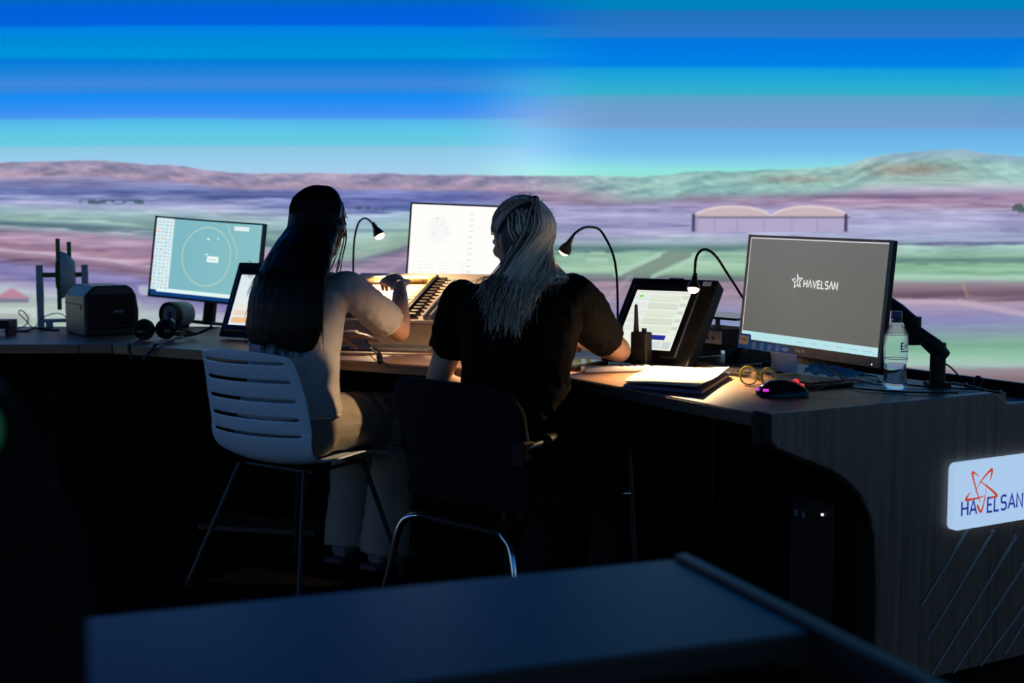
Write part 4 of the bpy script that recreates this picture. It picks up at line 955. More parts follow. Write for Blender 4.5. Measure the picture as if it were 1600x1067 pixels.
# ---------------------------------------------------------------- left desk props
MP = frame(on(133, 526, TOP + .001), (.80, .60, 0))
pr = thing('label_printer', 'boxy dark label printer with chamfered top on the far left desk', 'printer', MP)
W_, D_, H_ = .225, .24, .205
prof = [(0, .0), (W_, .0), (W_ + .004, .10), (W_ - .006, .165), (W_ - .022, .192), (W_ - .045, H_), (.045, H_), (.012, .175), (0, .16)]
m = MB(); m.add([(x, 0, z) for x, z in prof] + [(x, D_, z) for x, z in prof], [list(range(len(prof))), list(range(2 * len(prof) - 1, len(prof) - 1, -1))] + [(i, i + len(prof), (i + 1) % len(prof) + len(prof), (i + 1) % len(prof)) for i in range(len(prof))])
obj('housing', m, mat('printer_dark', (.030, .030, .034), .35), pr, bevel=.008, seg=3)
m = MB(); m.box((W_ / 2, -.002, .105), (W_ - .03, .006, .13)); fr = obj('front_cover', m, BLACK, pr, bevel=.003)
m = MB(); m.box((W_ * .62, -.006, .098), (.040, .003, .010)); obj('badge', m, GREYP, fr, bevel=.001, label='small grey logo badge')
m = MB(); m.box((W_ / 2, -.003, .030), (W_ - .05, .005, .008)); obj('label_slot', m, VOID, fr)
m = MB(); m.box((-.001, .05, .115), (.004, .018, .020)); obj('release_button', m, mat('orange_button', (.55, .10, .04), .4), pr, bevel=.001, label='orange release button')
m = MB(); m.box((-.0008, D_ / 2, .128), (.003, D_ - .01, .002)); obj('seam', m, VOID, pr)
# label roll holder
MH = frame(on(98, 511, TOP), (1, .30, 0))
rh = thing('roll_holder', 'white stand with green spindle and discs for a label roll', 'holder', MH)
for x in (-.090, .100):
    m = MB(); m.prism([(-.022, .0), (.022, .0), (.018, .26), (.012, .275), (.006, .275), (.006, .235), (-.006, .235), (-.006, .275), (-.014, .275), (-.020, .26)], -.014, .014, T(x, 0, .001) @ R(0, 'Z') @ Matrix(((0, 0, 1, 0), (1, 0, 0, 0), (0, 1, 0, 0), (0, 0, 0, 1))))
    u_ = obj('upright', m, mat('holder_white', (.42, .42, .52), .5), rh, bevel=.002)
    m = MB(); m.box((x - .0, -.002, .155), (.030, .030, .075)); obj('slot_recess', m, mat('recess', (.15, .15, .2), .6), u_)
m = MB(); m.box((.005, 0, .03), (.20, .05, .014)); m.box((-.055, 0, .016), (.03, .05, .03)); obj('base_bridge', m, mat('holder_white', (1, 1, 1)), rh, bevel=.003)
m = MB(); m.tube([(-.105, 0, .232), (.115, 0, .232)], .011, 12); obj('spindle', m, GREEN, rh, smooth='auto')
m = MB(); m.tube([(-.022, 0, .232), (.0, 0, .232)], .062, 8); m.box((-.010, 0, .335), (.018, .03, .115)); m.box((-.010, 0, .135), (.018, .03, .115)); obj('flange', m, GREEN, rh, bevel=.002)
m = MB(); m.box((.036, .02, .335), (.018, .02, .085)); obj('flange_tab', m, GREEN, rh, bevel=.002)
m = MB(); m.tube([(.0, 0, .232), (.022, 0, .232), (.060, 0, .232)], [.105, .098, .060], 24); obj('cone', m, mat('holder_grey', (.34, .34, .42), .5), rh, smooth='auto')
# round desk camera
MCm = frame(on(268, 513, TOP + .001), (.85, -.53, 0))
cm = thing('round_speaker', 'small round dark speaker with pale shell under the curved monitor', 'speaker', MCm)
m = MB(); m.lathe([(.050, -.01), (.056, .01), (.056, .075), (.050, .095), (.01, .10)], 26, T(0, 0, .060) @ R(-90, 'X')); obj('shell', m, mat('speaker_grey', (.24, .25, .29), .4), cm, smooth='auto')
m = MB(); m.lathe([(.002, -.004), (.034, -.006), (.050, -.014), (.056, -.020), (.058, -.006), (.057, .012)], 26, T(0, 0, .060) @ R(-90, 'X')); obj('front_ring', m, BLACK, cm, smooth='auto')
m = MB(); m.lathe([(.002, -.016), (.012, -.014), (.018, -.004)], 16, T(0, 0, .062) @ R(-90, 'X')); obj('lens', m, mat('lens_blue', (.04, .05, .16), .08), cm, smooth=True)
m = MB(); m.box((0, .03, .006), (.07, .09, .012)); obj('foot', m, BLACK, cm, bevel=.003)
# headset lying on the desk
hs0 = on(240, 532, TOP)
hs = thing('headset', 'black glossy headset lying on the desk beside the printer', 'headset', T(*hs0))
for dx, dy, rz in ((-.035, .0, 30), (.045, .03, -25)):
    m = MB(); m.lathe([(.004, 0), (.036, .002), (.043, .012), (.041, .026), (.028, .038), (.004, .042)], 20, T(dx, dy, .045) @ R(rz, 'Z') @ R(70, 'X') @ T(0, 0, -.02)); cu = obj('ear_cup', m, BLACKG, hs, smooth='auto')
    m = MB(); m.tube([(dx + .030 * math.cos(a), dy - .024, .045 + .030 * math.sin(a)) for a in [i * math.pi / 8 for i in range(17)]], .010, 8, caps=False); obj('ear_pad', m, BLACK, cu, smooth=True)
m = MB(); m.tube(spline([(-.05, .02, .05), (-.02, .09, .035), (.06, .13, .02), (.14, .10, .02), (.13, .05, .03), (.06, .04, .05)], 5), [.008] * 26, 8, flat=.5); obj('headband', m, BLACK, hs, smooth=True)
m = MB(); m.tube(spline([(.07, .02, .03), (.12, -.02, .02), (.18, .02, .03), (.22, .05, .05)], 5), [.006] * 15 + [.011], 6); obj('microphone_boom', m, BLACK, hs, smooth=True)
def hang(pts, label, r=.010): 
    p0 = Vector(pts[0]); mb = MB(); mb.tube(spline([Vector(p) - p0 for p in pts], 6), r, 8, flat=.45); t = tag(obj('headset_cable', mb, RUBBER, smooth=True), label, 'cable', 'headset cables'); t.location = p0
e1 = on(200, 541, TOP)
hang([on(232, 529, TOP + .02), on(214, 533, TOP + .012), on(203, 538, TOP + .01), at(202, 545, 4.88), at(204, 556, 4.88), at(206, 562, 4.88)], 'flat black cable hanging over the desk edge left of the headset')
hang([on(285, 526, TOP + .02), on(258, 534, TOP + .012), on(244, 538, TOP + .012), at(236, 547, 4.86), at(228, 556, 4.86), at(224, 562, 4.86)], 'flat black cable hanging over the desk edge right of the headset')
# small black device at the far left
dv = thing('desk_adapter', 'small black box on short feet at the left picture edge', 'adapter', frame(on(-6, 524, TOP + .001), (1, 0, 0)))
m = MB(); m.box((0, .03, .045), (.12, .10, .035)); obj('case', m, BLACK, dv, bevel=.004)
for x in (-.05, .05):
    m = MB(); m.box((x, .03, .014), (.014, .09, .028)); obj('foot', m, BLACK, dv)
cable('thin black wire looping up beside the roll holder', [on(2, 518, zc), on(25, 514, zc), at(40, 508, 5.6), at(44, 498, 5.6), at(38, 488, 5.6), at(31, 485, 5.6), at(30, 490, 5.6), at(40, 500, 5.6), on(52, 512, zc), on(75, 514, zc)], .0024)
cable('black wire running from the roll holder to the printer', [on(24, 519, zc), on(50, 515, zc), at(66, 497, 5.7), at(84, 490, 5.7), at(97, 491, 5.7), at(104, 497, 5.7)], .0022)
cable('tangled black cable lying behind the printer corner', [on(18, 516, zc), on(40, 517, zc), on(55, 513, TOP + .012), on(72, 515, zc), on(92, 516, zc)], .0045)

# ---------------------------------------------------------------- under the consoles
ct = thing('computer_tower', 'black computer tower with a tiny white light under the right console', 'computer', on_r(-.30, .62, 0, 0))
m = MB(); m.box((0, 0, .23), (.19, .36, .44)); obj('case', m, VOID, ct, bevel=.006)
m = MB(); m.box((0, -.183, .23), (.18, .01, .42)); fr = obj('front_panel', m, DARK, ct, bevel=.004)
m = MB(); m.box((.045, -.190, .405), (.006, .006, .006)); obj('power_light', m, mat('white_led', (1, 1, 1)), fr)
for k in range(2):
    m = MB(); m.box((-.06 + k * .03, -.190, .39), (.012, .004, .02)); obj('port', m, GREYP, fr)
ft = thing('foot_rest', 'low dark brown board lying on the floor under the centre console', 'foot rest', frame(on(400, 845, 0), (.97, -.22, 0)))
m = MB(); m.prism([(-.24, 0), (.24, 0), (.24, .22), (-.24, .22)], .03, .05); obj('board', m, mat('foot_brown', (.05, .038, .03), .6), ft, bevel=.003)
for x in (-.2, .2):
    m = MB(); m.box((x, .11, .015), (.03, .2, .03)); obj('foot', m, VOID, ft)

# ---------------------------------------------------------------- chairs
def shell_chair():
    M = T(-.722, 4.40, 0) @ R(-35, 'Z')
    c = thing('shell_chair', 'white plastic shell chair with slotted back under the dark haired woman', 'chair', M)
    prof = [(-.300, .815), (-.285, .775), (-.2835, .770), (-.266, .715), (-.2645, .710), (-.250, .652), (-.249, .647), (-.238, .592), (-.2375, .587), (-.229, .535), (-.2275, .530), (-.212, .482), (-.185, .447), (-.14, .425), (-.08, .418), (.0, .420), (.08, .427), (.15, .430), (.20, .425), (.225, .410)]
    slot = {1, 3, 5, 7, 9}
    us = [-1, -.94, -.86, -.80, -.6, -.4, -.2, 0, .2, .4, .6, .80, .86, .94, 1]
    vs = []; fs = []; n = len(us)
    for i, (y, z) in enumerate(prof):
        hw = np.interp(z if i < 12 else .42, [.41, .5, .65, .80, .82], [.215, .232, .228, .205, .195])
        back = np.interp(i, [0, 9, 13, 19], [1, 1, .35, .12])
        for u in us:
            e = abs(u) ** 2.2
            top = -.020 * e if i == 0 else 0
            rib = 0
            vs.append((hw * u * (1 - .0 * e), y + .055 * e * back, z + top + .035 * e * (1 - back) * (1 if i < 17 else .3)))
    for i in range(len(prof) - 1):
        for j in range(n - 1):
            if i in slot and 2 <= j <= 11: continue
            fs.append((i * n + j, i * n + j + 1, (i + 1) * n + j + 1, (i + 1) * n + j))
    # slats lean out a little under each slot
    for i in (2, 4, 6, 8, 10):
        for j in range(3, 12): vs[i * n + j] = (vs[i * n + j][0], vs[i * n + j][1] - .007, vs[i * n + j][2])
    m = MB(); m.add(vs, fs)
    s = obj('seat_shell', m, mat('chair_white', (.64, .76, .90), .30, var=.02), c, smooth=True)
    b = s.modifiers.new('thick', 'SOLIDIFY'); b.thickness = .008; b.offset = 0
    b = s.modifiers.new('sub', 'SUBSURF'); b.levels = 2; b.render_levels = 2
    LEGM = mat('leg_dark', (.03, .032, .04), .4, metal=.3)
    m = MB(); m.tube([(-.15, -.10, .400), (.15, -.10, .400), (.15, .14, .405), (-.15, .14, .405), (-.15, -.10, .400)], .007, 8); obj('under_frame', m, LEGM, c, smooth='auto')
    for sx in (-1, 1):
        for y0, y1 in ((-.13, -.275), (.15, .235)):
            m = MB(); m.tube([(sx * .150, y0, .408), (sx * .16, y0 + (y1 - y0) * .1, .37), (sx * .255, y1, .012)], .0085, 10); lg = obj('leg', m, LEGM, c, smooth='auto')
            m = MB(); m.tube([(sx * .255, y1, .0), (sx * .2535, y1, .02)], .013, 10); obj('foot_cap', m, RUBBER, lg)
shell_chair()
def arm_chair():
    M = T(-.01, 3.92, 0) @ R(-44, 'Z')
    c = thing('arm_chair', 'black upholstered chair with chrome tube arms under the blonde woman', 'chair', M)
    FAB = mat('black_fabric', (.010, .010, .012), .9, spec=.15, scale=300, bump=.2)
    # backrest: curved padded shell
    vs = []; fs = []; zs = [.42, .46, .52, .58, .64, .70, .745, .770]; us = [-1, -.95, -.8, -.6, -.4, -.2, 0, .2, .4, .6, .8, .95, 1]; n = len(us)
    for i, z in enumerate(zs):
        hw = np.interp(z, [.42, .5, .70, .77], [.235, .262, .268, .235])
        y = -.225 - (z - .42) * .22
        for u in us: vs.append((hw * u, y + .075 * abs(u) ** 2.0, z - (.022 * abs(u) ** 4 if z > .74 else 0)))
    for i in range(len(zs) - 1):
        for j in range(n - 1): fs.append((i * n + j, i * n + j + 1, (i + 1) * n + j + 1, (i + 1) * n + j))
    m = MB(); m.add(vs, fs); s = obj('backrest', m, FAB, c, smooth=True); b = s.modifiers.new('thick', 'SOLIDIFY'); b.thickness = .035; b.offset = 0; b = s.modifiers.new('sub', 'SUBSURF'); b.levels = 1; b.render_levels = 2
    m = MB(); m.prism([(-.235, -.21), (.235, -.21), (.245, .0), (.235, .22), (.20, .245), (-.20, .245), (-.235, .22), (-.245, .0)], .395, .450); s = obj('seat', m, FAB, c, bevel=.02, seg=3)
    for sx in (-1, 1):
        # arm loop: back bracket, arm, bend, front leg to the floor
        P = spline([(sx * .262, -.215, .585), (sx * .268, -.17, .596), (sx * .272, .0, .606), (sx * .272, .14, .610), (sx * .272, .195, .598), (sx * .272, .232, .560), (sx * .272, .246, .50), (sx * .274, .262, .30), (sx * .278, .285, .012)], 6)
        m = MB(); m.tube(P, .0125, 12); fr = obj('arm_tube', m, CHROME, c, smooth='auto')
        m = MB(); m.tube([(sx * .270, -.125, .608), (sx * .272, -.03, .614), (sx * .272, .11, .618)], .023, 12, flat=.62); obj('arm_pad', m, BLACK, c, smooth='auto')
        m = MB(); m.box((sx * .252, -.205, .575), (.05, .045, .075)); obj('back_bracket', m, BLACK, c, bevel=.006)
        # rear leg: side rail under the seat that bends down to the floor
        P = spline([(sx * .272, .250, .40), (sx * .262, .235, .40), (sx * .14, .20, .385), (sx * .13, -.10, .355), (sx * .13, -.215, .338)], 6)
        m = MB(); m.tube(P, .0095, 10); obj('side_rail', m, CHROME, c, smooth='auto')
        for y, x in ((.285, .278), (-.262, .310)):
            m = MB(); m.tube([(sx * x, y, 0), (sx * x, y, .018)], .016, 12); obj('foot_cap', m, RUBBER, c)
    for sx in (-1, 1):
        P = spline([(sx * .310, -.262, .012), (sx * .272, -.247, .15), (sx * .247, -.236, .262), (sx * .228, -.228, .310), (sx * .196, -.220, .332), (sx * .165, -.205, .338)], 6)
        m = MB(); m.tube(P, .0115, 12); obj('rear_leg', m, CHROME, c, smooth='auto')
    m = MB(); m.tube([(-.175, -.208, .336), (.175, -.208, .336)], .0135, 12); obj('rear_cross_tube', m, BLACK, c, smooth='auto')
    for y in (.10,):
        m = MB(); m.tube([(-.24, y, .372 if y > 0 else .345), (.24, y, .372 if y > 0 else .345)], .010, 10); obj('cross_tube', m, BLACK, c)
        for sx in (-1, 1): pass
    for sx in (-.17, .17):
        m = MB(); m.box((sx, 0, .382), (.03, .26, .028)); obj('seat_bearer', m, BLACK, c)
arm_chair()

# ---------------------------------------------------------------- people
def limb(mb, pts, rad, n=14, flat=1.0, ref=None, last=True):
    mb.tube(pts, list(rad), n, flat=flat, ref=ref)
    for p, r in list(zip(pts, rad))[:None if last else -1]: mb.ell(p, (r * .97, r * .97, r * .97), 12, 8)
def skinned(name, mb, mat_, parent, voxel=.007, it=4, fold=0, fscale=(9, 9, 4), seed=0, fn=None):
    me = mesh_of(mb, 'tmp'); o = bpy.data.objects.new('tmp', me); COL.objects.link(o)
    bm = bmesh.new(); bm.from_mesh(me); bmesh.ops.recalc_face_normals(bm, faces=bm.faces); bm.to_mesh(me); bm.free()
    r = o.modifiers.new('r', 'REMESH'); r.mode = 'VOXEL'; r.voxel_size = voxel
    s = o.modifiers.new('s', 'SMOOTH'); s.iterations = it; s.factor = .5
    COL.objects.unlink(o); ts = bpy.data.scenes.new('tmp'); ts.collection.objects.link(o)
    vl = ts.view_layers[0]; vl.update(); ev = o.evaluated_get(vl.depsgraph); nm = bpy.data.meshes.new_from_object(ev)
    bpy.data.scenes.remove(ts)
    bpy.data.objects.remove(o); bpy.data.meshes.remove(me); nm.name = name
    if fold:
        off = Vector((seed * 3.7, seed * 1.3, seed))
        nv = len(nm.vertices); nrm = np.empty(nv * 3, np.float32); nm.vertices.foreach_get('normal', nrm); co = np.empty(nv * 3, np.float32); nm.vertices.foreach_get('co', co)
        nrm = nrm.reshape(-1, 3); co = co.reshape(-1, 3)
        for i in range(nv):
            c = co[i]; p = Vector((c[0] * fscale[0], c[1] * fscale[1], c[2] * fscale[2])) + off
            k = noise.noise(p); k2 = 1 - abs(noise.noise(p * 1.7 + off)) * 2 + .5 * (1 - abs(noise.noise(p * 3.6 - off)) * 2)
            w = fn(c) if fn else 1
            co[i] = c + nrm[i] * (fold * w * (k * .7 + k2 * .5))
        nm.vertices.foreach_set('co', co.reshape(-1)); nm.update()
    return obj(name, nm, mat_, parent, smooth=True)
SKIN_L = mat('skin_tan', (.52, .29, .19), .5, var=.04); SKIN_R = mat('skin_light', (.58, .35, .24), .5, var=.04)
def head_frame(C, yaw, nod):
    return Matrix.Translation(C) @ R(yaw, 'Z') @ R(-nod, 'X')     # local y = face direction, nod > 0 looks down
def head(mb, H, neck):
    mb.ell((0, -.012, .026), (.072, .090, .086), 18, 12, H)
    mb.ell((0, .030, -.018), (.060, .056, .070), 16, 10, H)
    mb.ell((0, .034, -.058), (.048, .050, .050), 14, 9, H)
    mb.ell((0, .066, -.096), (.020, .018, .017), 10, 7, H)
    mb.tube([H @ Vector((0, .080, .018)), H @ Vector((0, .093, -.008)), H @ Vector((0, .106, -.032))], [.008, .009, .013], 8)
    mb.ell((0, .094, -.036), (.017, .012, .009), 8, 6, H)
    mb.ell((0, .080, -.062), (.022, .011, .006), 8, 6, H); mb.ell((0, .078, -.071), (.019, .011, .007), 8, 6, H)
    mb.ell((0, .066, .034), (.050, .022, .018), 10, 7, H)
    for s in (-1, 1):
        mb.ell((s * .037, .060, -.028), (.022, .020, .022), 10, 7, H)
        mb.ell((s * .073, -.004, -.008), (.009, .018, .029), 10, 7, H); mb.ell((s * .078, -.012, .002), (.007, .012, .018), 8, 6, H)
    mb.tube([H @ Vector((0, -.020, -.02)), H @ Vector((0, -.022, -.07)), Vector(neck)], [.052, .050, .056], 14)
def face_parts(H, root, hair_col):
    for s in (-1, 1):
        m = MB(); m.ell((s * .031, .074, .004), (.0135, .0125, .0115), 10, 8, H); e = obj('eye', m, mat('eye_white', (.7, .68, .66), .2), root, smooth=True)
        m = MB(); m.ell((s * .031, .0850, .003), (.0062, .0026, .0062), 10, 6, H); obj('iris', m, mat('iris_dark', (.03, .018, .01), .15), e, smooth=True)
        m = MB(); m.tube([H @ Vector(p) for p in ((s * .014, .0885, .024), (s * .030, .0870, .031), (s * .048, .0760, .026))], [.002, .003, .0015], 6, flat=.6); obj('eyebrow', m, hair_col, root, smooth=True)
    m = MB(); m.ell((0, .0885, -.0655), (.0185, .0045, .0075), 10, 6, H); obj('lips', m, mat('lip_pink', (.42, .16, .14), .4), root, smooth=True)
def hand(mb, w, d, pn, curl, s=1.0, thumb=1, spread=.25):
    """w wrist, d hand direction, pn palm normal; fingers curl towards pn; thumb=+1/-1 chooses its side"""
    d = Vector(d).normalized(); pn = Vector(pn); pn = (pn - d * pn.dot(d)).normalized(); sd = d.cross(pn) * thumb
    P = lambda a, b, c: Vector(w) + d * a * s + sd * b * s + pn * c * s
    mb.tube([P(-.01, 0, 0), P(.02, 0, 0), P(.05, 0, 0), P(.082, -.004, 0)], [.026 * s, .032 * s, .038 * s, .040 * s], 12, flat=.42, ref=pn)
    for b, L, a0 in ((.028, .070, .084), (.009, .078, .088), (-.011, .072, .085), (-.030, .056, .076)):
        pts = [P(a0 - .030, b * .8, -.002), P(a0, b, 0)]; ang = 0; q = Vector((a0, 0))
        for f, c in ((.45, curl * .9), (.30, curl * 1.1), (.25, curl * .7)):
            ang += math.radians(c); q = q + Vector((math.cos(ang), math.sin(ang))) * L * f; pts.append(P(q.x, b + (b * spread * (q.x - a0)), q.y))
        mb.tube(pts, [.0095 * s, .0095 * s, .0088 * s, .0080 * s, .0068 * s], 10)
        for p, r in zip(pts[1:], (.0098, .0088, .008, .0068)): mb.ell(p, (r * s,) * 3, 8, 6)
    pts = [P(.018, .022, .004), P(.040, .046, .014), P(.068, .056, .030), P(.088, .050, .046)]
    mb.tube(pts, [.014 * s, .0125 * s, .0105 * s, .0085 * s], 10)
    for p, r in zip(pts[1:], (.0125, .0105, .0085)): mb.ell(p, (r * s,) * 3, 8, 6)
def torso(mb, rings, n=20, add=0.0):
    """rings: (cx, cy, z, rx, ry)"""
    rr = []
    for cx, cy, z, rx, ry in rings:
        rr.append([(cx + (rx + add) * math.copysign(abs(math.cos(a)) ** .85, math.cos(a)), cy + (ry + add) * math.copysign(abs(math.sin(a)) ** .9, math.sin(a)), z) for a in [2 * math.pi * k / n for k in range(n)]])
    mb.loft(rr)
def strand(mb, pts, r, col, k=3):
    mb.cur = col; P = spline(pts, k); n = len(P)
    rr = [r * (1 - .75 * (i / (n - 1)) ** 2) for i in range(n)]
    mb.tube(P, rr, 3, caps=False)

# ----- woman with long dark hair (left)
ML_ = T(-.722, 4.40, 0) @ R(-35, 'Z'); IL = ML_.inverted()
wl = thing('person', 'seated woman with long black hair and headset in a pale short sleeved shirt and trousers', 'person', ML_)
def L(px, py, Y): return IL @ at(px, py, Y)
shR, elR, wrR = L(546, 452, 4.37), L(625, 519, 4.60), L(625, 447, 4.80)
shL, elL, wrL = Vector((-.165, .05, .985)), Vector((-.235, .20, .80)), Vector((-.10, .30, .815))
hC = L(503, 346, 4.53); HL = head_frame(hC, 0, 10)
TRL = [(0, -.02, .455, .150, .11), (0, -.02, .50, .178, .125), (0, -.01, .58, .165, .118), (.016, .005, .68, .150, .098), (.018, .015, .76, .150, .100), (.010, .03, .86, .156, .108), (0, .04, .94, .165, .102), (.0, .045, .985, .160, .088), (0, .05, 1.02, .110, .068), (0, .06, 1.05, .060, .058)]
TRL = [(c, y - .046 * max(0, min(1, (1.0 - z) / .1)), z, rx, ry) for c, y, z, rx, ry in TRL]
b = MB(); torso(b, TRL); head(b, HL, (0, .06, 1.03))
for sh, el, wr in ((shR, elR, wrR), (shL, elL, wrL)):
    limb(b, [sh, sh + (el - sh) * .5, el], (.044, .042, .036)); limb(b, [el, el + (wr - el) * .35, wr], (.036, .036, .024))
knees = {}
for s in (-1, 1):
    hip = Vector((s * .088, -.03, .548)); kn = Vector((s * .10 + .015, .40, .525)); an = Vector((s * .085 + .035, .29, .09)); knees[s] = (hip, kn, an)
    limb(b, [hip, hip.lerp(kn, .5), kn], (.085, .072, .055)); limb(b, [kn, kn.lerp(an, .35), an], (.054, .050, .034))
dR = (L(600, 424, 4.92) - wrR)
hand(b, wrR, dR, Vector((.1, .25, -1)), 42, 1.05, thumb=-1)
hand(b, wrL, Vector((.8, .45, -.02)), Vector((0, 0, -1)), 10, .95, thumb=-1)
skinned('body', b, SKIN_L, wl, .0052, 3)
# shirt with short sleeves, hem over the hips
b = MB(); torso(b, [(.014, -.060, .585, .178, .128)] + [(c, y, z, rx, ry) for c, y, z, rx, ry in TRL[3:9]] + [(0, .055, 1.042, .072, .066)], add=.014)
b.v = b.v
limb(b, [shR + Vector((-.03, 0, .0)), shR, shR.lerp(elR, .35), shR.lerp(elR, .74)], (.056, .057, .056, .060), last=False); limb(b, [shL + Vector((.03, 0, 0)), shL, shL.lerp(elL, .6)], (.062, .062, .062), last=False)
SHIRT = mat('shirt_pale', (.44, .41, .41), .85, var=.04, scale=60)
shl = skinned('shirt', b, SHIRT, wl, .0075, 3, .011, (9, 9, 5), 2)
cu = shR.lerp(elR, .74); cd = (elR - shR).normalized()
m = MB(); sdv = cd.orthogonal().normalized(); sd2 = cd.cross(sdv)
for rr_, off in ((.0655, -.003),): m.tube([cu + cd * off + (sdv * math.cos(a) + sd2 * math.sin(a)) * .0575 for a in [i * math.pi / 14 for i in range(29)]], .004, 6, caps=False)
obj('sleeve_hem', m, mat('hem_pale', (.58, .52, .48), .8), shl, smooth=True)
m = MB(); m.tube([(.014 + .192 * math.cos(a), -.060 + .144 * math.sin(a), .583) for a in [i * math.pi / 16 for i in range(33)]], .0055, 6, caps=False); obj('bottom_hem', m, mat('hem_pale', (1, 1, 1)), shl, smooth=True)
# trousers
b = MB(); torso(b, [(0, -.058, .447, .155, .108), (0, -.058, .485, .188, .130), (0, -.058, .545, .192, .134), (0, -.055, .60, .172, .122)])
for s in (-1, 1):
    hip, kn, an = knees[s]
    limb(b, [hip, hip.lerp(kn, .5), kn], (.104, .092, .076)); limb(b, [kn, kn.lerp(an, .5), an + Vector((0, 0, -.045))], (.074, .078, .086), last=False)
tr = skinned('trousers', b, mat('trousers_beige', (.29, .25, .21), .85, var=.05, scale=60), wl, .008, 4, .008, (8, 8, 8), 5)
for s in (-1, 1):
    an = knees[s][2]; m = MB(); f0 = an + Vector((0, -.05, -.088 + .035))
    m.tube([f0, f0 + Vector((0, .06, .012)), f0 + Vector((0, .14, -.005)), f0 + Vector((0, .20, -.016))], [.034, .042, .040, .026], 12, flat=.8); s_ = skinned('shoe', m, mat('shoe_grey', (.16, .16, .18), .6), wl, .006, 2)
    m = MB(); m.prism([(an.x - .036, an.y - .085), (an.x + .036, an.y - .085), (an.x + .042, an.y + .08), (an.x + .02, an.y + .17), (an.x - .02, an.y + .17), (an.x - .042, an.y + .08)], .001, .020); obj('sole', m, mat('sole_dark', (.05, .05, .06), .7), s_, bevel=.004)
# hair
HB = mat('hair_black', (.005, .0042, .0045), .45, spec=.15, var=.3, stretch=(40, 40, 2))
b = MB(); b.ell((0, -.022, .022), (.086, .098, .094), 18, 12, HL); b.ell((0, -.045, -.035), (.084, .072, .090), 16, 10, HL)
rings = []
for z, cx, cy, rx, ry in ((hC.z + .075, hC.x, hC.y - .030, .062, .066), (hC.z + .03, hC.x, hC.y - .032, .088, .088), (hC.z - .02, hC.x + .002, hC.y - .038, .095, .089), (1.15, .018, .030, .113, .084), (1.09, .026, -.020, .138, .074), (1.03, .034, -.062, .156, .062), (.95, .034, -.090, .168, .054), (.87, .032, -.098, .168, .050), (.81, .022, -.098, .146, .044), (.775, .026, -.096, .105, .034)):
    rings.append([(cx + rx * math.cos(a), cy + ry * math.sin(a), z) for a in [2 * math.pi * k / 20 for k in range(20)]])
b.loft(rings)
hr_ = skinned('hair', b, HB, wl, .008, 5, .003, (40, 40, 3), 1)
sm = MB(); rs = random.Random(4)
for i in range(620):
    ph = rs.uniform(-105, 105); el = rs.uniform(-10, 85)
    def sk(ph_, el_, k=1.0):
        a, e = math.radians(ph_), math.radians(el_)
        return HL @ Vector((.088 * k * math.sin(a) * math.cos(e), -.020 - .100 * k * math.cos(a) * math.cos(e), .022 + .096 * k * math.sin(e)))
    u = ph / 105
    zE = .775 + .05 * u * u + rs.uniform(-.02, .08)
    if rs.random() < .22: zE += rs.uniform(0, .22)
    p1 = sk(ph, el, 1.02); p2 = sk(ph, min(el, 15), 1.05); p3 = sk(ph, -40, 1.18)
    e = Vector((.030 + .172 * u + rs.uniform(-.012, .012), -.092 - .052 * math.cos(u * 1.45) + rs.uniform(-.008, .004), zE))
    m1 = Vector((.026 + .150 * u, -.040 - .070 * math.cos(u * 1.5), 1.06))
    pts = [p1, p2, p3, m1, m1.lerp(e, .5) + Vector((.004 * math.sin(i), -.006, 0)), e]
    strand(sm, pts, rs.uniform(.0016, .0032), None)
for i in range(16):   # loose locks falling over the right shoulder and by the cheek
    t = rs.random(); p1 = HL @ Vector((.085, -.02 + .04 * t, .02)); p2 = HL @ Vector((.088, -.01 + .05 * t, -.05)); p3 = HL @ Vector((.080, -.02 + .06 * t, -.12)); e = p3 + Vector((rs.uniform(-.01, .03), rs.uniform(-.10, -.05), rs.uniform(-.24, -.06)))
    strand(sm, [p1, p2, p3, p3.lerp(e, .5) + Vector((.015, -.02, 0)), e], .0016, None)
obj('hair_strands', sm, HB, hr_, smooth=True)['kind'] = 'stuff'
face_parts(HL, wl, HB)
m = MB(); m.ell((.074, -.004, -.036), (.004, .004, .006), 8, 6, HL); obj('earring', m, CHROME, wl)
# headset worn on the head
hd = thing('headset', 'thin black headset worn over the long dark hair', 'headset', ML_ @ HL)
m = MB(); m.tube([(.0915 * math.sin(a), -.010 + .006 * math.cos(a), .022 + .0985 * math.cos(a)) for a in [math.radians(-102 + 204 * i / 24) for i in range(25)]], .0042, 8, flat=1.6); obj('headband', m, mat('band_steel', (.16, .18, .24), .25, metal=.7), hd, smooth='auto')
for s in (-1, 1):
    m = MB(); m.lathe([(.004, -.004), (.022, -.002), (.026, .006), (.024, .014), (.012, .020), (.003, .021)], 18, T(s * .088, -.012, -.024) @ R(90 * s, 'Y')); cu_ = obj('ear_cup', m, mat('cup_black', (.02, .022, .03), .25), hd, smooth='auto')
    m = MB(); m.tube([(s * .096, -.012, -.020), (s * .095, -.010, .012)], .005, 8); obj('cup_yoke', m, BLACK, cu_)
m = MB(); m.tube(spline([(-.098, -.012, -.02), (-.10, .04, -.05), (-.075, .095, -.075), (-.045, .115, -.08)], 5), [.003] * 15 + [.006], 8); obj('microphone_boom', m, BLACK, hd, smooth=True)
# amber strip held in the right hand
ht = thing('flight_strip', 'amber flight strip holder held in the raised hand of the dark haired woman', 'flight strip', frame(at(606, 438, 4.96), (1, -.12, .02), (0, -.45, 1)))
m = MB(); m.box((0, 0, -.008), (.30, .028, .009)); obj('holder', m, AMB, ht, bevel=.0015)
m = MB(); m.box((.01, 0, -.003), (.25, .022, .001)); obj('paper_slip', m, AMB, ht)

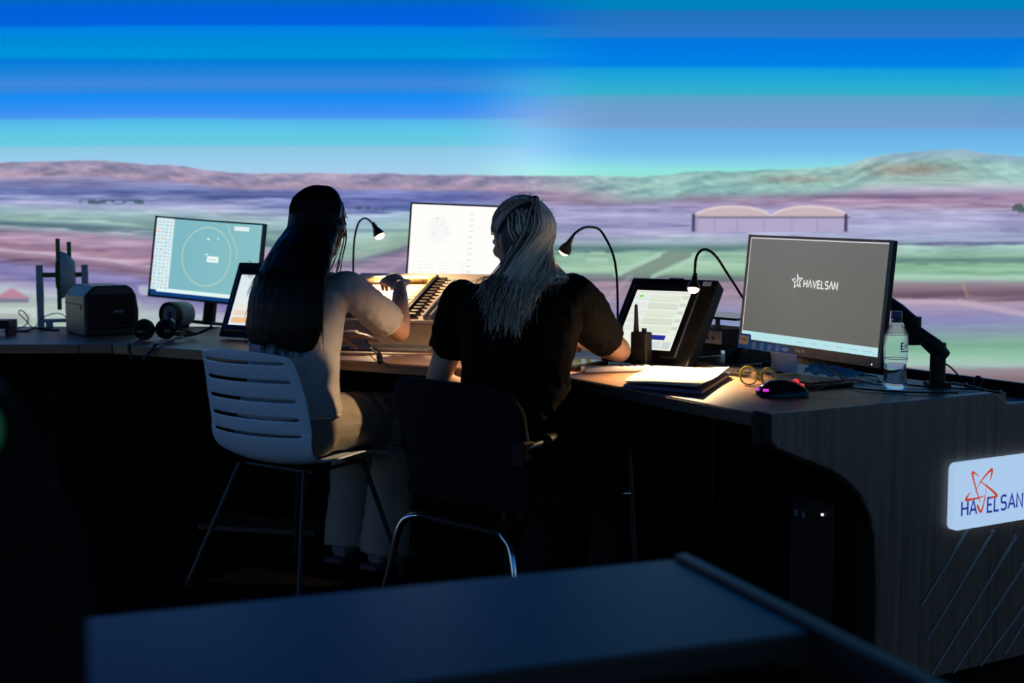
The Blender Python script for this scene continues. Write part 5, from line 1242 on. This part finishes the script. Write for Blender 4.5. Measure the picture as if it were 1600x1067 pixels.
# ----- blonde woman in black (right)
MR_ = T(0.0, 3.93, 0) @ R(-16, 'Z'); IR = MR_.inverted()
wr_ = thing('person', 'seated woman with half tied ash blonde hair in a black short sleeved top', 'person', MR_)
def Q(px, py, Y): return IR @ at(px, py, Y)
shR, elR, wrR = Q(886, 470, 3.93), Q(968, 548, 4.12), Q(900, 528, 4.36)
shL, elL, wrL = Q(726, 476, 4.05), Q(682, 598, 4.12), IR @ Vector((-.07, 4.11, .665))
hC = Q(812, 372, 4.03); HR = head_frame(hC, 56, 12)
px_ = (shR + shL) / 2
TRR = [(0, -.01, .468, .160, .115), (.005, -.01, .50, .186, .130), (.01, 0, .58, .176, .122), (.015, .01, .68, .150, .104), (.02, .02, .76, .148, .104), (.02, .03, .86, .162, .114), (.02, .035, .94, .174, .108), (.018, .04, .985, .166, .092), (.016, .045, 1.025, .112, .070), (.015, .05, 1.055, .060, .058)]
TRR = [(c, y - .034 * max(0, min(1, (1.0 - z) / .1)), z, rx, ry) for c, y, z, rx, ry in TRR]
b = MB(); torso(b, TRR); head(b, HR, (.015, .05, 1.04))
for sh, el, wr in ((shR, elR, wrR), (shL, elL, wrL)):
    limb(b, [sh, sh + (el - sh) * .5, el], (.048, .046, .038)); limb(b, [el, el + (wr - el) * .35, wr], (.038, .038, .025))
leg = (IR.to_3x3() @ Vector((.69, .72, 0))); lr = Vector((leg.y, -leg.x, 0)); knR = {}
for s in (-1, 1):
    hip = Vector((0, -.03, .563)) + lr * s * .09; kn = hip + leg * .40 + lr * s * .02 + Vector((0, 0, -.026)); an = kn + leg * -.08 * (1 if s > 0 else 2.2); an.z = .09; knR[s] = (hip, kn, an)
    limb(b, [hip, hip.lerp(kn, .5), kn], (.088, .074, .056)); limb(b, [kn, kn.lerp(an, .35), an], (.055, .050, .034))
hand(b, wrR, Vector((-.35, .9, -.05)), Vector((0, .1, -1)), 34, .98, thumb=-1)
hand(b, wrL, Vector((.7, .5, -.15)), Vector((0, 0, -1)), 24, .96, thumb=1)
skinned('body', b, SKIN_R, wr_, .0055, 3)
b = MB(); torso(b, [(.01, -.038, .54, .190, .132)] + TRR[2:9] + [(.016, .048, 1.045, .074, .068)], add=.014)
limb(b, [shR + Vector((-.035, 0, .005)), shR + Vector((.012, 0, .012)), shR.lerp(elR, .30) + Vector((.004, 0, .010)), shR.lerp(elR, .60), shR.lerp(elR, .76)], (.060, .072, .074, .066, .062), last=False); limb(b, [shL + Vector((.035, 0, .005)), shL + Vector((-.008, 0, .008)), shL.lerp(elL, .3), shL.lerp(elL, .60)], (.060, .070, .070, .062), last=False)
skinned('shirt', b, mat('shirt_black', (.0028, .0026, .0026), .85, spec=.08, var=.1), wr_, .0075, 3, .010, (10, 10, 7), 3)
b = MB(); torso(b, [(0, -.04, .464, .166, .118), (0, -.04, .495, .198, .138), (.005, -.04, .57, .186, .130)])
for s in (-1, 1):
    hip, kn, an = knR[s]; limb(b, [hip, hip.lerp(kn, .5), kn], (.104, .090, .072)); limb(b, [kn, kn.lerp(an, .5), an + Vector((0, 0, -.03))], (.070, .066, .066), last=False)
skinned('trousers', b, mat('trousers_black', (.010, .009, .010), .85, spec=.15), wr_, .008, 4, .006, (8, 8, 8), 6)
fd = leg.normalized()
for s in (-1, 1):
    an = knR[s][2]; m = MB(); f0 = an - fd * .05 + Vector((0, 0, -.053))
    m.tube([f0, f0 + fd * .06 + Vector((0, 0, .012)), f0 + fd * .14 + Vector((0, 0, -.005)), f0 + fd * .20 + Vector((0, 0, -.016))], [.034, .042, .040, .026], 12, flat=.8); s_ = skinned('shoe', m, mat('shoe_black', (.012, .012, .012), .5), wr_, .006, 2)
    m = MB(); Fm = frame(Vector((an.x, an.y, 0)), lr); m.prism([(-.036, -.085), (.036, -.085), (.042, .08), (.02, .17), (-.02, .17), (-.042, .08)], .001, .020, Fm); obj('sole', m, mat('sole_dark', (.05, .05, .06)), s_, bevel=.004)
# blonde hair
HAIRC = attrcol('hair_blonde', .34, .6)
def sk(ph_, el_, k=1.0):
    a, e = math.radians(ph_), math.radians(el_)
    return HR @ Vector((.086 * k * math.sin(a) * math.cos(e), -.016 - .103 * k * math.cos(a) * math.cos(e), .022 + .098 * k * math.sin(e)))
cols = [(.64, .47, .35), (.84, .65, .50), (.95, .82, .68), (.37, .26, .19), (.94, .75, .58)]
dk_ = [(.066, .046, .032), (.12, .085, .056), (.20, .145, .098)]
b = MB(); b.cur = (.06, .048, .038); b.ell((0, -.018, .020), (.083, .098, .094), 18, 12, HR); b.ell((0, -.048, -.025), (.070, .060, .074), 16, 10, HR)
rings = []
cI = hC
for z, dx, dy, rx, ry in ((.0, .012, -.03, .070, .064), (-.06, .024, -.038, .062, .050), (-.10, .024, -.055, .060, .044), (-.14, .022, -.085, .060, .036), (-.17, .022, -.115, .050, .024)):
    rings.append([(cI.x + dx + rx * math.cos(a), cI.y + dy + ry * math.sin(a), cI.z + z) for a in [2 * math.pi * k / 18 for k in range(18)]])
b.loft(rings)
hb = skinned('hair', b, mat('hair_under', (.055, .044, .036), .5, var=.3, stretch=(40, 40, 2)), wr_, .008, 5, .003, (40, 40, 3), 2)
sm = MB(); rs = random.Random(11)
def mixc(pool, j=.25):
    c = rs.choice(pool); k = 1 + rs.uniform(-j, j); return tuple(min(.95, x * k) for x in c)
kn_ = sk(-2, 46, 1.10)
kd = (HR.inverted() @ kn_)
for i in range(520):     # pulled back from the hairline to the tie
    a = rs.uniform(-98, 106); q = math.radians(a)
    d0 = Vector((.92 * math.sin(q), .50 + rs.uniform(-.45, .05), .80 * math.cos(q) + .05)); d0.normalize()
    c0_ = Vector((0, -.016, .022)); d1 = (kd - c0_).normalized(); pts = []
    for t in (0, .2, .4, .6, .8, 1):
        d = d0.lerp(d1, t).normalized(); k = 1.03 + .045 * math.sin(math.pi * t) + rs.uniform(-.008, .012)
        pts.append(HR @ (c0_ + Vector((d.x * .086 * k, d.y * .103 * k, d.z * .098 * k))))
    pts[-1] = kn_ + Vector((rs.uniform(-.008, .008), rs.uniform(-.008, .008), rs.uniform(-.006, .006)))
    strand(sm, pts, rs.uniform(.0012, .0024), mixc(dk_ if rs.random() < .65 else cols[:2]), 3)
rI = Vector((math.cos(math.radians(16)), math.sin(math.radians(16)), 0))
for i in range(900):     # hanging hair
    if rs.random() < .45:
        ph = rs.gauss(6, 22); p0 = kn_ + Vector((rs.uniform(-.010, .010), rs.uniform(-.006, .006), rs.uniform(-.008, .004))); p1 = sk(ph * .6, 20, 1.09); p2 = sk(ph, -15, 1.10)
    else:
        ph = rs.uniform(-56, 100) if rs.random() < .96 else rs.uniform(-75, -55); p0 = sk(ph, rs.uniform(0, 32), 1.03); p1 = sk(ph, -8, 1.06); p2 = sk(ph, -30, 1.05 + .12 * max(0, ph / 100))
    u = max(-1.1, min(1.1, ph / 88))
    ln = rs.uniform(.12, .25) + .08 * max(0, 1 - abs(u - .1) * 1.3)
    if rs.random() < .15: ln *= .6
    e = Vector((hC.x + .020 + .120 * u + rs.gauss(0, .014), -.128 + .085 * u * u + rs.uniform(-.010, .006), max(hC.z - .062 - ln, 1.035 - .25 * max(0, .8 - abs(u)))))
    m1 = hC + Vector((.016 + (.125 if u > 0 else .088) * u, -.064 - .072 * math.cos(u * 1.4), -.105))
    w1 = rs.uniform(0, 6.28); amp = rs.uniform(.003, .009)
    mid = [m1 + Vector((amp * math.sin(w1), 0, 0))] + [m1.lerp(e, t) + Vector((amp * math.sin(w1 + 5 * t), -.006 * math.sin(3.1 * t), 0)) + Vector((u * .010 * math.sin(3.1 * t), 0, 0)) for t in (.35, .7)]
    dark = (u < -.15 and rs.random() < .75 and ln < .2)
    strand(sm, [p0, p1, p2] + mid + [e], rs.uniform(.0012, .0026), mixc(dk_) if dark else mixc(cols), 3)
for i in range(70):     # fly-away hairs
    ph = rs.uniform(-100, 100); el = rs.uniform(10, 80); p0 = sk(ph, el, 1.05); d = (p0 - hC).normalized()
    strand(sm, [p0, p0 + d * .008 + Vector((rs.uniform(-.01, .01), 0, .002)), p0 + d * .012 + Vector((rs.uniform(-.03, .03), rs.uniform(-.01, .01), rs.uniform(-.012, .006)))], .0005, mixc(cols), 3)
for i in range(26):
    u = rs.choice((1, 1)) * rs.uniform(.7, 1.1); p0 = sk(u * 88, -20, 1.05); e = Vector((hC.x + .02 + .130 * u + rs.gauss(0, .010), -.05, hC.z -.10 - rs.uniform(.02, .08)))
    strand(sm, [p0, p0.lerp(e, .4) + Vector((u * .018, -.01, 0)), e + Vector((u * .004, 0, .02)), e], .0005, mixc(cols), 4)
obj('hair_strands', sm, HAIRC, hb, smooth=True)['kind'] = 'stuff'
m = MB(); m.tube([kn_ + Vector((.011 * math.cos(a), .006 * math.sin(a), .008 * math.sin(a))) for a in [i * math.pi / 8 for i in range(17)]], .004, 6, caps=False); obj('hair_tie', m, BLACK, hb, smooth=True)
face_parts(HR, wr_, mat('brow_brown', (.10, .07, .05), .6))
